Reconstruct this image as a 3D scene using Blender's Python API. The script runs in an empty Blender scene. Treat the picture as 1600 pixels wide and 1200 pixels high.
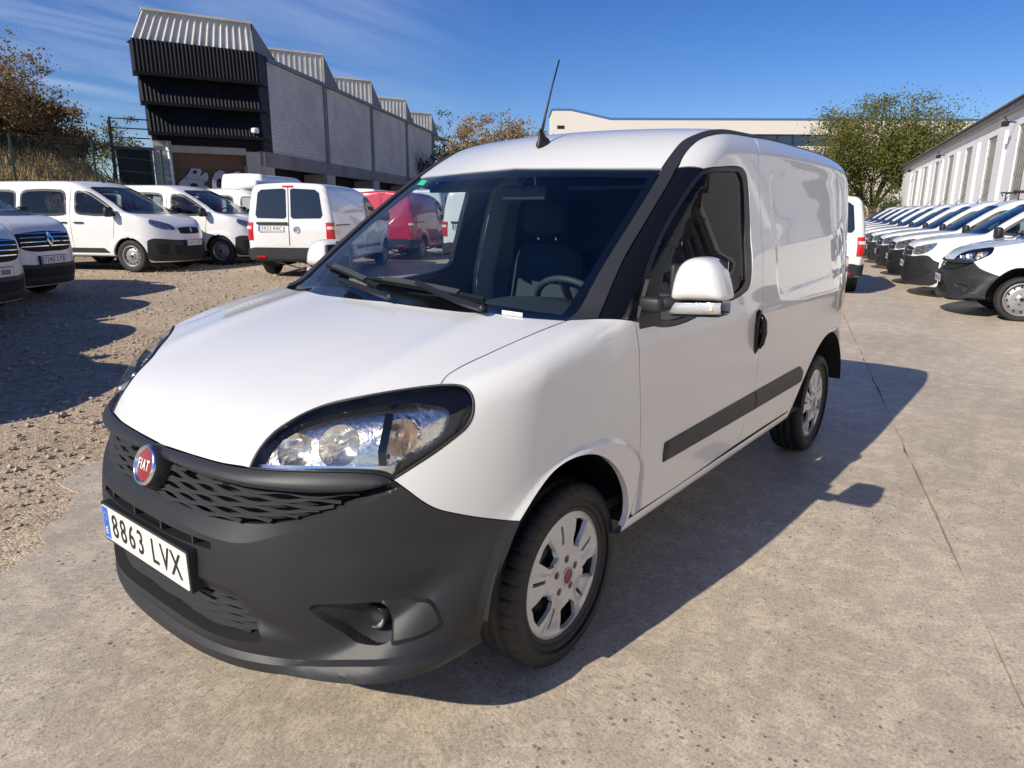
import bpy, bmesh, math, random
import numpy as np
from mathutils import Vector, Matrix
from mathutils.geometry import delaunay_2d_cdt

# ------------------------------------------------------------------ camera, sky, sun, exposure
SC = bpy.context.scene
COL = SC.collection
cam_d = bpy.data.cameras.new('camera'); cam = bpy.data.objects.new('camera', cam_d); COL.objects.link(cam)
cam_d.sensor_width = 36.0; cam_d.lens = 1085.9 / 1600 * 36.0
cam_d.clip_start = 0.05; cam_d.clip_end = 3000
_r = Vector((-0.62253, 0.78258, 0.00486)).normalized()
_d = Vector((-0.76080, -0.60356, -0.23870)).normalized()
_u = _r.cross(_d).normalized(); _r = _d.cross(_u).normalized()
cam.matrix_world = Matrix((( _r.x, _u.x, -_d.x, 1.722), (_r.y, _u.y, -_d.y, 1.962), (_r.z, _u.z, -_d.z, 1.457), (0, 0, 0, 1)))
SC.camera = cam

SUN_DIR = Vector((1.42, -0.196, 1.0)).normalized()          # towards the sun
SUN_EL = math.asin(SUN_DIR.z); SUN_AZ = math.atan2(SUN_DIR.x, SUN_DIR.y)   # sky rotation: clockwise from +Y
world = bpy.data.worlds.new('World'); SC.world = world; world.use_nodes = True
wn = world.node_tree; wn.nodes.clear()
def wnode(t, **k):
    n = wn.nodes.new(t)
    for a, b in k.items(): setattr(n, a, b)
    return n
w_out = wnode('ShaderNodeOutputWorld'); w_bg = wnode('ShaderNodeBackground'); w_bg.inputs[1].default_value = 0.100
w_sky = wnode('ShaderNodeTexSky', sky_type='NISHITA'); w_sky.sun_disc = False
w_sky.sun_elevation = SUN_EL; w_sky.sun_rotation = SUN_AZ
w_sky.altitude = 700; w_sky.air_density = 1.0; w_sky.dust_density = 0.45; w_sky.ozone_density = 4.5
# thin cirrus: stretched noise on the dome, thickest in one quarter of the sky
w_tc = wnode('ShaderNodeTexCoord'); w_map = wnode('ShaderNodeMapping')
w_sep = wnode('ShaderNodeSeparateXYZ'); wn.links.new(w_tc.outputs['Generated'], w_sep.inputs[0])
def wmath(op, a, b=None, clamp=False):
    n = wnode('ShaderNodeMath', operation=op); n.use_clamp = clamp
    for i, v in enumerate((a, b)):
        if v is None: continue
        if isinstance(v, (int, float)): n.inputs[i].default_value = v
        else: wn.links.new(v, n.inputs[i])
    return n.outputs[0]
# project the direction on a flat cloud layer so that the streaks foreshorten to the horizon
zc = wmath('MAXIMUM', w_sep.outputs[2], 0.03); zc = wmath('ADD', zc, 0.12)
px_ = wmath('DIVIDE', w_sep.outputs[0], zc); py_ = wmath('DIVIDE', w_sep.outputs[1], zc)
w_cmb = wnode('ShaderNodeCombineXYZ'); wn.links.new(px_, w_cmb.inputs[0]); wn.links.new(py_, w_cmb.inputs[1])
wn.links.new(w_cmb.outputs[0], w_map.inputs[0]); w_map.inputs['Scale'].default_value = (0.55, 2.0, 1); w_map.inputs['Rotation'].default_value = (0, 0, 0.62); w_map.inputs['Location'].default_value = (3.1, 1.7, 0)
w_n1 = wnode('ShaderNodeTexNoise'); w_n1.inputs['Scale'].default_value = 1.1; w_n1.inputs['Detail'].default_value = 9; w_n1.inputs['Roughness'].default_value = 0.6; w_n1.inputs['Distortion'].default_value = 0.5
wn.links.new(w_map.outputs[0], w_n1.inputs[0])
w_n2 = wnode('ShaderNodeTexNoise'); w_n2.inputs['Scale'].default_value = 0.28; w_n2.inputs['Detail'].default_value = 3
wn.links.new(w_cmb.outputs[0], w_n2.inputs[0])
w_r1 = wnode('ShaderNodeMapRange'); w_r1.inputs[1].default_value = 0.40; w_r1.inputs[2].default_value = 0.80; wn.links.new(w_n1.outputs[0], w_r1.inputs[0])
w_dot = wnode('ShaderNodeVectorMath', operation='DOT_PRODUCT'); wn.links.new(w_tc.outputs['Generated'], w_dot.inputs[0]); w_dot.inputs[1].default_value = Vector((-0.16, -0.94, 0.30)).normalized()
w_r2 = wnode('ShaderNodeMapRange'); w_r2.interpolation_type = 'SMOOTHSTEP'; w_r2.inputs[1].default_value = 0.74; w_r2.inputs[2].default_value = 0.97; wn.links.new(w_dot.outputs['Value'], w_r2.inputs[0])
cl = wmath('MULTIPLY', w_r1.outputs[0], w_r2.outputs[0]); cl = wmath('MULTIPLY', cl, 0.50, True)
w_mix = wnode('ShaderNodeMix', data_type='RGBA'); wn.links.new(cl, w_mix.inputs[0])
w_hs = wnode('ShaderNodeHueSaturation'); w_hs.inputs['Saturation'].default_value = 1.27; w_hs.inputs['Hue'].default_value = .516; wn.links.new(w_sky.outputs[0], w_hs.inputs['Color']); wn.links.new(w_hs.outputs[0], w_mix.inputs[6]); w_mix.inputs[7].default_value = (6.6, 7.4, 9.2, 1)
wn.links.new(w_mix.outputs[2], w_bg.inputs[0]); wn.links.new(w_bg.outputs[0], w_out.inputs[0])

sun_d = bpy.data.lights.new('sun', 'SUN'); sun_d.energy = 4.9; sun_d.angle = math.radians(0.53); sun_d.color = (1.0, 0.918, 0.785)
sun = bpy.data.objects.new('sun', sun_d); COL.objects.link(sun); sun.rotation_euler = SUN_DIR.to_track_quat('Z', 'Y').to_euler(); sun.location = (8, -3, 12)
SC.view_settings.view_transform = 'Standard'; SC.view_settings.look = 'None'; SC.view_settings.exposure = 0.15; SC.view_settings.gamma = 1.0
SC.view_settings.use_curve_mapping = False
random.seed(4); RNG = np.random.default_rng(5)

# ------------------------------------------------------------------ helpers
def tag(o, label=None, cat=None, group=None, kind=None):
    if label: o['label'] = label
    if cat: o['category'] = cat
    if group: o['group'] = group
    if kind: o['kind'] = kind
    return o
def empty(name, loc=(0, 0, 0), rz=0.0, parent=None):
    o = bpy.data.objects.new(name, None); COL.objects.link(o); o.location = loc; o.rotation_euler = (0, 0, rz)
    o.empty_display_size = 0.2
    if parent: o.parent = parent
    return o
def link(name, me, mats, parent=None):
    if not isinstance(mats, (list, tuple)): mats = [mats]
    if len(me.materials) == 0:
        for m in mats: me.materials.append(m)
    o = bpy.data.objects.new(name, me); COL.objects.link(o)
    if parent is not None: o.parent = parent
    return o
def mesh(name, V, Fc, smooth=False, mi=None):
    me = bpy.data.meshes.new(name)
    me.from_pydata([tuple(map(float, v)) for v in V], [], [tuple(map(int, f)) for f in Fc])
    if smooth: me.polygons.foreach_set('use_smooth', [True] * len(me.polygons))
    if mi is not None: me.polygons.foreach_set('material_index', mi)
    me.update(); return me
class MB:
    """collects shapes into one mesh"""
    def __init__(s): s.V = []; s.F = []; s.S = []; s.M = []
    def add(s, V, Fc, smooth=False, mi=0):
        b = len(s.V); s.V += [tuple(map(float, v)) for v in V]; s.F += [tuple(int(i) + b for i in f) for f in Fc]
        s.S += [smooth] * len(Fc); s.M += [mi] * len(Fc); return s
    def box(s, c, size, M=None, mi=0, bev=0.0, smooth=False):
        hx, hy, hz = [v / 2 for v in size]; c = Vector(c)
        if bev <= 0:
            pts = [Vector((sx * hx, sy * hy, sz * hz)) for sx in (-1, 1) for sy in (-1, 1) for sz in (-1, 1)]
            F_ = [(0, 1, 3, 2), (4, 6, 7, 5), (0, 4, 5, 1), (2, 3, 7, 6), (0, 2, 6, 4), (1, 5, 7, 3)]
        else:
            bm = bmesh.new(); bmesh.ops.create_cube(bm, size=1.0, matrix=Matrix.Diagonal((size[0], size[1], size[2], 1)))
            bmesh.ops.bevel(bm, geom=bm.edges[:] , offset=bev, segments=2, affect='EDGES', profile=0.5)
            bm.verts.index_update(); pts = [v.co.copy() for v in bm.verts]; F_ = [tuple(v.index for v in f.verts) for f in bm.faces]; bm.free()
        if M is not None: pts = [M @ p for p in pts]
        return s.add([p + c for p in pts], F_, smooth, mi)
    def tube(s, pts, rad, n=8, mi=0, cap=True, smooth=True, up=(0, 0, 1)):
        pts = [Vector(p) for p in pts]; V = []; N = len(pts)
        rad = rad if isinstance(rad, (list, tuple)) else [rad] * N
        t0 = (pts[1] - pts[0]).normalized(); a = Vector(up).cross(t0)
        if a.length < 1e-3: a = Vector((1, 0, 0)).cross(t0)
        a.normalize()
        for i, p in enumerate(pts):
            t = (pts[min(i + 1, N - 1)] - pts[max(i - 1, 0)]).normalized()
            a = (a - t * a.dot(t)).normalized(); b = t.cross(a)
            for k in range(n):
                an = 2 * math.pi * k / n; V.append(p + (a * math.cos(an) + b * math.sin(an)) * rad[i])
        F_ = [(i * n + k, i * n + (k + 1) % n, (i + 1) * n + (k + 1) % n, (i + 1) * n + k) for i in range(N - 1) for k in range(n)]
        if cap: F_ += [tuple(range(n - 1, -1, -1)), tuple((N - 1) * n + k for k in range(n))]
        return s.add(V, F_, smooth, mi)
    def bar(s, pts, w, h, up=(0, 0, 1), mi=0, smooth=False):
        """rectangular section swept along points; w across, h along up"""
        pts = [Vector(p) for p in pts]; V = []; N = len(pts); up = Vector(up)
        for i, p in enumerate(pts):
            t = (pts[min(i + 1, N - 1)] - pts[max(i - 1, 0)]).normalized(); sd = t.cross(up).normalized(); u2 = sd.cross(t).normalized()
            for a, b in ((-1, -1), (1, -1), (1, 1), (-1, 1)): V.append(p + sd * (a * w / 2) + u2 * (b * h / 2))
        F_ = [(i * 4 + k, i * 4 + (k + 1) % 4, (i + 1) * 4 + (k + 1) % 4, (i + 1) * 4 + k) for i in range(N - 1) for k in range(4)] + [(3, 2, 1, 0), tuple((N - 1) * 4 + k for k in range(4))]
        return s.add(V, F_, smooth, mi)
    def lathe(s, prof, n=32, M=None, mi=0, smooth=True, closed=False):
        """profile (radius, axial) turned about local Z, M places it"""
        V = []; P_ = len(prof)
        for k in range(n):
            c, sn = math.cos(2 * math.pi * k / n), math.sin(2 * math.pi * k / n)
            for r_, z_ in prof: V.append(Vector((r_ * c, r_ * sn, z_)))
        F_ = []
        for k in range(n):
            k2 = (k + 1) % n
            for i in range(P_ - (0 if closed else 1)):
                j = (i + 1) % P_; F_.append((k * P_ + i, k2 * P_ + i, k2 * P_ + j, k * P_ + j))
        if M is not None: V = [M @ v for v in V]
        return s.add(V, F_, smooth, mi)
    def prism(s, poly, z0, z1, M=None, mi=0):
        n = len(poly); V = [Vector((p[0], p[1], z0)) for p in poly] + [Vector((p[0], p[1], z1)) for p in poly]
        F_ = [tuple(range(n - 1, -1, -1)), tuple(range(n, 2 * n))] + [(i, (i + 1) % n, n + (i + 1) % n, n + i) for i in range(n)]
        if M is not None: V = [M @ v for v in V]
        return s.add(V, F_, False, mi)
    def me(s, name):
        m = bpy.data.meshes.new(name); m.from_pydata(s.V, [], s.F)
        m.polygons.foreach_set('use_smooth', s.S); m.polygons.foreach_set('material_index', s.M); m.update(); return m
    def build(s, name, mats, parent=None): return link(name, s.me(name), mats, parent)
def frame(origin, zaxis, xhint=(1, 0, 0)):
    z = Vector(zaxis).normalized(); x = Vector(xhint); x = (x - z * x.dot(z)).normalized(); y = z.cross(x)
    return Matrix(((x.x, y.x, z.x, origin[0]), (x.y, y.y, z.y, origin[1]), (x.z, y.z, z.z, origin[2]), (0, 0, 0, 1)))
def mirror_mesh(me, name=None):
    m = me.copy(); m.name = name or me.name
    co = np.empty(len(m.vertices) * 3); m.vertices.foreach_get('co', co); co = co.reshape(-1, 3); co[:, 1] *= -1
    m.vertices.foreach_set('co', co.ravel()); m.flip_normals(); m.update(); return m
def copy_tree(o, parent=None, skip=()):
    c = o.copy(); COL.objects.link(c); c.parent = parent
    for ch in list(o.children):
        if ch.name.split('.')[0] in skip: continue
        copy_tree(ch, c, skip)
    return c
def text_mesh(name, body, size, M, sx=1.0, depth=0.0008, mat=None, parent=None, bold=0.0, spacing=1.0):
    cu = bpy.data.curves.new(name, 'FONT'); cu.body = body; cu.size = size; cu.extrude = depth; cu.align_x = 'CENTER'; cu.align_y = 'CENTER'; cu.offset = bold; cu.resolution_u = 3; cu.space_character = spacing
    o = bpy.data.objects.new(name, cu); COL.objects.link(o)
    dg = bpy.context.evaluated_depsgraph_get(); me = bpy.data.meshes.new_from_object(o.evaluated_get(dg))
    bpy.data.objects.remove(o); bpy.data.curves.remove(cu)
    me.transform(M @ Matrix.Diagonal((sx, 1, 1, 1))); me.name = name
    return link(name, me, mat, parent)

# ------------------------------------------------------------------ materials
def mat(name, color=(.5, .5, .5), rough=.5, metal=0.0, coat=0.0, spec=0.5, noise=None, bump=None, emit=None, coat_rough=.03):
    m = bpy.data.materials.new(name); m.use_nodes = True; nt = m.node_tree; b = nt.nodes['Principled BSDF']
    b.inputs['Base Color'].default_value = (*color, 1); b.inputs['Roughness'].default_value = rough; b.inputs['Metallic'].default_value = metal
    b.inputs['Coat Weight'].default_value = coat; b.inputs['Coat Roughness'].default_value = coat_rough; b.inputs['Specular IOR Level'].default_value = spec
    if noise or bump:
        tc = nt.nodes.new('ShaderNodeTexCoord')
    if noise:   # (scale, amount, second colour, detail)
        n = nt.nodes.new('ShaderNodeTexNoise'); n.inputs['Scale'].default_value = noise[0]; n.inputs['Detail'].default_value = noise[3] if len(noise) > 3 else 5
        nt.links.new(tc.outputs['Object'], n.inputs[0]); r = nt.nodes.new('ShaderNodeMapRange'); r.inputs[1].default_value = .35; r.inputs[2].default_value = .68; r.inputs[4].default_value = noise[1]
        nt.links.new(n.outputs[0], r.inputs[0]); x = nt.nodes.new('ShaderNodeMix'); x.data_type = 'RGBA'; nt.links.new(r.outputs[0], x.inputs[0])
        x.inputs[6].default_value = (*color, 1); x.inputs[7].default_value = (*noise[2], 1); nt.links.new(x.outputs[2], b.inputs['Base Color'])
    if bump:    # (scale, strength, distance)
        n = nt.nodes.new('ShaderNodeTexNoise'); n.inputs['Scale'].default_value = bump[0]; n.inputs['Detail'].default_value = 4; nt.links.new(tc.outputs['Object'], n.inputs[0])
        bp = nt.nodes.new('ShaderNodeBump'); bp.inputs['Strength'].default_value = bump[1]; bp.inputs['Distance'].default_value = bump[2]; nt.links.new(n.outputs[0], bp.inputs['Height']); nt.links.new(bp.outputs[0], b.inputs['Normal'])
    if emit: b.inputs['Emission Color'].default_value = (*emit[0], 1); b.inputs['Emission Strength'].default_value = emit[1]
    return m
def glass_mat(name, tint, refl=1.0, rough=0.0, haze=0.0, hazecol=(.5, .5, .5)):
    """thin pane: tinted see-through with mirror reflection by angle"""
    m = bpy.data.materials.new(name); m.use_nodes = True; nt = m.node_tree; nt.nodes.clear()
    o = nt.nodes.new('ShaderNodeOutputMaterial'); tr = nt.nodes.new('ShaderNodeBsdfTransparent'); tr.inputs[0].default_value = (*tint, 1)
    gl = nt.nodes.new('ShaderNodeBsdfGlossy'); gl.inputs[0].default_value = (1, 1, 1, 1); gl.inputs['Roughness'].default_value = rough
    ge = nt.nodes.new('ShaderNodeNewGeometry'); dt = nt.nodes.new('ShaderNodeVectorMath'); dt.operation = 'DOT_PRODUCT'; nt.links.new(ge.outputs['Normal'], dt.inputs[0]); nt.links.new(ge.outputs['Incoming'], dt.inputs[1])
    def mth(op, a, b):
        n = nt.nodes.new('ShaderNodeMath'); n.operation = op
        for i, v in enumerate((a, b)):
            if v is None: continue
            if isinstance(v, (int, float)): n.inputs[i].default_value = v
            else: nt.links.new(v, n.inputs[i])
        return n
    # reflectance of a pane by angle, the same from both sides
    pw = mth('POWER', mth('SUBTRACT', 1.0, mth('ABSOLUTE', dt.outputs['Value'], None).outputs[0]).outputs[0], 5.0); mu = mth('MULTIPLY', mth('MULTIPLY_ADD', pw.outputs[0], .92).outputs[0], 1.0 * refl); mu.inputs[0].links[0].from_node.inputs[2].default_value = .055; mu.use_clamp = True
    mx = nt.nodes.new('ShaderNodeMixShader'); nt.links.new(mu.outputs[0], mx.inputs[0])
    src = tr
    if haze > 0:
        df = nt.nodes.new('ShaderNodeBsdfDiffuse'); df.inputs[0].default_value = (*hazecol, 1); m2 = nt.nodes.new('ShaderNodeMixShader'); m2.inputs[0].default_value = haze
        nt.links.new(tr.outputs[0], m2.inputs[1]); nt.links.new(df.outputs[0], m2.inputs[2]); src = m2
    nt.links.new(src.outputs[0], mx.inputs[1]); nt.links.new(gl.outputs[0], mx.inputs[2]); nt.links.new(mx.outputs[0], o.inputs[0])
    return m
M_ = {}
M_['white'] = mat('white_paint', (.725, .725, .705), .30, coat=1.0, noise=(2.3, .35, (.69, .685, .66), 3))
M_['white_old'] = mat('white_paint_parked', (.77, .775, .77), .36, coat=.9, noise=(3.1, .5, (.70, .70, .68), 4))
M_['red'] = mat('red_paint', (.50, .012, .035), .35, coat=1.0)
M_['plastic'] = mat('black_textured_plastic', (.014, .015, .017), .52, noise=(5.0, .7, (.022, .023, .026), 6), bump=(900, .25, .0006))
M_['plastic_grey'] = mat('faded_grey_plastic', (.024, .025, .028), .50, noise=(4.0, .6, (.018, .019, .022), 5), bump=(700, .25, .0006))
M_['gloss'] = mat('gloss_black', (.006, .006, .007), .10, spec=.35)
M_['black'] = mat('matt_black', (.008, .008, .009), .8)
M_['rubber'] = mat('tyre_rubber', (.018, .018, .018), .72, noise=(9, .6, (.034, .032, .029), 4))
M_['seal'] = mat('rubber_seal', (.012, .012, .013), .45)
M_['silver'] = mat('silver_wheel_paint', (.62, .62, .61), .36, metal=.3, coat=.5, noise=(14, .5, (.50, .49, .46), 5))
M_['steel'] = mat('dull_steel', (.33, .33, .34), .48, metal=.8)
M_['darksteel'] = mat('dark_steel', (.05, .05, .052), .6, metal=.5)
M_['chrome'] = mat('chrome', (.74, .74, .74), .14, metal=1.0)
M_['reflector'] = mat('lamp_reflector', (.84, .85, .87), .20, metal=1.0)
M_['glass'] = glass_mat('windscreen_glass', (.74, .84, .86))
M_['sideglass'] = glass_mat('side_window_glass', (.72, .76, .76), .42)
M_['dark_glass'] = glass_mat('dark_window_glass', (.50, .55, .57), .9)
M_['lens'] = glass_mat('clear_lens', (.96, .96, .95), .55)
M_['fritt'] = mat('black_glass_border', (.006, .006, .007), .25)
M_['plate'] = mat('number_plate_white', (.74, .735, .68), .35, coat=.3)
M_['plate_blue'] = mat('number_plate_blue', (.02, .13, .60), .35)
M_['plate_ink'] = mat('number_plate_ink', (.012, .012, .012), .5)
M_['emblem_red'] = mat('emblem_red', (.24, .008, .022), .3, coat=.5)
M_['amber'] = mat('amber_bulb', (.80, .56, .40), .3, coat=.6)
M_['tail'] = mat('tail_lamp_red', (.55, .012, .012), .12, coat=1.0)
M_['tail_clear'] = mat('tail_lamp_clear', (.75, .70, .68), .12, coat=1.0)
M_['trim'] = mat('dark_trim', (.042, .047, .05), .6)
M_['fabric'] = mat('seat_fabric', (.05, .053, .06), .9, bump=(300, .3, .001))
M_['bulk'] = mat('bulkhead_grey', (.03, .032, .036), .75)
M_['green'] = mat('green_sticker', (.03, .50, .22), .5)
M_['paper'] = mat('paper', (.80, .80, .76), .7)
M_['greenpaper'] = mat('pale_green_paper', (.45, .68, .52), .7)
M_['headlamp_far'] = mat('lamp_clear_cover', (.42, .45, .48), .12, metal=.75, coat=1.0, noise=(22, .9, (.07, .075, .08), 2))
M_['rearglass'] = mat('rear_window_glass', (.012, .014, .015), .04, coat=1.0)
M_['indicator'] = mat('indicator_lens', (.72, .73, .72), .14, metal=.55, coat=1.0, bump=(160, .6, .002))
M_['lampchrome'] = mat('lamp_inner_chrome', (.86, .82, .75), .24, metal=1.0, bump=(48, .5, .006))
M_['steelwheel'] = mat('silver_steel_wheel', (.36, .36, .365), .42, metal=.55, noise=(12, .5, (.28, .28, .28), 4))
M_['bar_grey'] = mat('window_bar_grey', (.24, .24, .235), .7)
M_['plate_smudge'] = mat('plate_print_far', (.22, .22, .21), .6)

# ------------------------------------------------------------------ smooth body surfaces (implicit) and panels cut from them
class Spl:
    def __init__(s, xs, ys, n=3000):
        xs = np.array(xs, float); ys = np.array(ys, float); k = len(xs); h = np.diff(xs); A = np.zeros((k, k)); b = np.zeros(k); A[0, 0] = A[-1, -1] = 1
        for i in range(1, k - 1):
            A[i, i - 1] = h[i - 1]; A[i, i] = 2 * (h[i - 1] + h[i]); A[i, i + 1] = h[i]; b[i] = 3 * ((ys[i + 1] - ys[i]) / h[i] - (ys[i] - ys[i - 1]) / h[i - 1])
        c = np.linalg.solve(A, b); bb = (ys[1:] - ys[:-1]) / h - h * (2 * c[:-1] + c[1:]) / 3; d = (c[1:] - c[:-1]) / (3 * h)
        g = np.linspace(xs[0], xs[-1], n); i = np.clip(np.searchsorted(xs, g) - 1, 0, k - 2); t = g - xs[i]
        v = ys[i] + t * (bb[i] + t * (c[i] + t * d[i])); e = (v[-1] - v[-2]) / (g[1] - g[0]); s0 = (v[1] - v[0]) / (g[1] - g[0])
        s.g = np.concatenate([[xs[0] - 5], g, [xs[-1] + 5]]); s.v = np.concatenate([[ys[0] - 5 * s0], v, [ys[-1] + 5 * e]])
    def __call__(s, x): return np.interp(x, s.g, s.v)
def smax(a, b, k):
    h = np.maximum(k - np.abs(a - b), 0) / k; return np.maximum(a, b) + h * h * k * .25
def smin(a, b, k): return -smax(-a, -b, k)
def sst(a, b, x):
    t = np.clip((x - a) / (b - a), 0, 1); return t * t * (3 - 2 * t)
def grad(P, F, h=1.5e-3):
    g = np.zeros_like(P)
    for i in range(3):
        d = np.zeros(3); d[i] = h; g[:, i] = F(P + d) - F(P - d)
    return g / np.maximum(np.linalg.norm(g, axis=1, keepdims=True), 1e-12)
def cast(O, D, F, tmax=6.0):
    t = np.zeros(len(O)); act = np.arange(len(O))
    for _ in range(90):
        v = F(O[act] + D[act] * t[act, None]); t[act] += np.clip(v * .8, -.2, .5)
        act = act[(np.abs(v) > 2e-4) & (t[act] < tmax)]
        if len(act) == 0: break
    P = O + D * t[:, None]; h = 1e-3
    for _ in range(3):
        f0 = F(P); f1 = F(P + D * h); s = (f1 - f0) / h; st = np.where(np.abs(s) > .05, -f0 / np.where(np.abs(s) > .05, s, 1), 0); P = P + D * np.clip(st, -.01, .01)[:, None]
    return P
class Planar:
    def __init__(s, d, dist=3.0):
        s.d = np.array(d, float) / np.linalg.norm(d); a = np.array([0, 0, 1.]) if abs(s.d[2]) < .9 else np.array([1., 0, 0])
        s.e1 = np.cross(a, s.d); s.e1 /= np.linalg.norm(s.e1); s.e2 = np.cross(s.d, s.e1); s.dist = dist
    def to2(s, P): P = np.atleast_2d(np.array(P, float)); return np.stack([P @ s.e1, P @ s.e2], 1)
    def rays(s, q, mid=0): return q[:, :1] * s.e1 + q[:, 1:] * s.e2 + s.d * (mid - s.dist), np.tile(s.d, (len(q), 1))
class Cyl:
    def __init__(s, xa, R, sg=1): s.xa = xa; s.R = R; s.sg = sg
    def to2(s, P): P = np.atleast_2d(np.array(P, float)); return np.stack([np.arctan2(P[:, 1], s.sg * (P[:, 0] - s.xa)) * s.R, P[:, 2]], 1)
    def rays(s, q, mid=0):
        a = q[:, 0] / s.R; d = np.stack([-s.sg * np.cos(a), -np.sin(a), np.zeros_like(a)], 1)
        return np.stack([np.full_like(a, s.xa), np.zeros_like(a), q[:, 1]], 1) - d * 2.2, d
def crom(pts, step, closed=False):
    """smooth curve through the points, sampled at about step"""
    p = np.array(pts, float); n = len(p)
    if n < 3:
        k = max(1, int(np.ceil(np.linalg.norm(p[-1] - p[0]) / step))); return p[0] + (p[-1] - p[0]) * np.linspace(0, 1, k + 1)[:, None]
    out = []
    for i in range(n if closed else n - 1):
        if closed: p0, p1, p2, p3 = p[(i - 1) % n], p[i], p[(i + 1) % n], p[(i + 2) % n]
        else: p1, p2 = p[i], p[i + 1]; p0 = p[i - 1] if i else 2 * p1 - p2; p3 = p[i + 2] if i + 2 < n else 2 * p2 - p1
        L = np.linalg.norm(p2 - p1); k = max(1, int(np.ceil(L / step))); a = max(np.linalg.norm(p1 - p0), 1e-6) ** .5; b = max(L, 1e-6) ** .5; c = max(np.linalg.norm(p3 - p2), 1e-6) ** .5
        m1 = (p2 - p1) + b * ((p1 - p0) / a - (p2 - p0) / (a + b)); m2 = (p2 - p1) + b * ((p3 - p2) / c - (p3 - p1) / (b + c))
        for t in np.linspace(0, 1, k, endpoint=False):
            out.append((2 * t**3 - 3 * t**2 + 1) * p1 + (t**3 - 2 * t**2 + t) * m1 + (-2 * t**3 + 3 * t**2) * p2 + (t**3 - t**2) * m2)
    if not closed: out.append(p[-1])
    return np.array(out)
def loop(segs, step):
    """closed outline from smooth segments that meet in corners"""
    o = []
    for s in segs: o.append(crom(s, step)[:-1] if True else s)
    return np.concatenate(o)
def area2(p): x, y = p[:, 0], p[:, 1]; return .5 * np.sum(x * np.roll(y, -1) - y * np.roll(x, -1))
def inset(p, g):
    s = 1 if area2(p) > 0 else -1; e = np.roll(p, -1, 0) - p; e /= np.maximum(np.linalg.norm(e, axis=1, keepdims=True), 1e-9); nrm = np.stack([-e[:, 1], e[:, 0]], 1) * s
    n = nrm + np.roll(nrm, 1, 0); n /= np.maximum(np.linalg.norm(n, axis=1, keepdims=True), .35); return p + n * g
def inpoly(q, p):
    x, y = q[:, 0], q[:, 1]; ins = np.zeros(len(q), bool); a = p; b = np.roll(p, -1, 0)
    for (x1, y1), (x2, y2) in zip(a, b):
        c = (y1 > y) != (y2 > y)
        if y1 != y2: ins ^= c & (x < (x2 - x1) * (y - y1) / (y2 - y1) + x1)
    return ins
def pdist(q, p, closed=True):
    d = np.full(len(q), 1e9); b = np.roll(p, -1, 0) if closed else p[1:]; a = p if closed else p[:-1]
    for u, v in zip(a, b):
        w = v - u; L = max(w @ w, 1e-12); t = np.clip(((q - u) @ w) / L, 0, 1); d = np.minimum(d, np.hypot(*(q - u - t[:, None] * w).T))
    return d
def sdf(q, p): d = pdist(q, p); return np.where(inpoly(q, p), -d, d)
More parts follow.
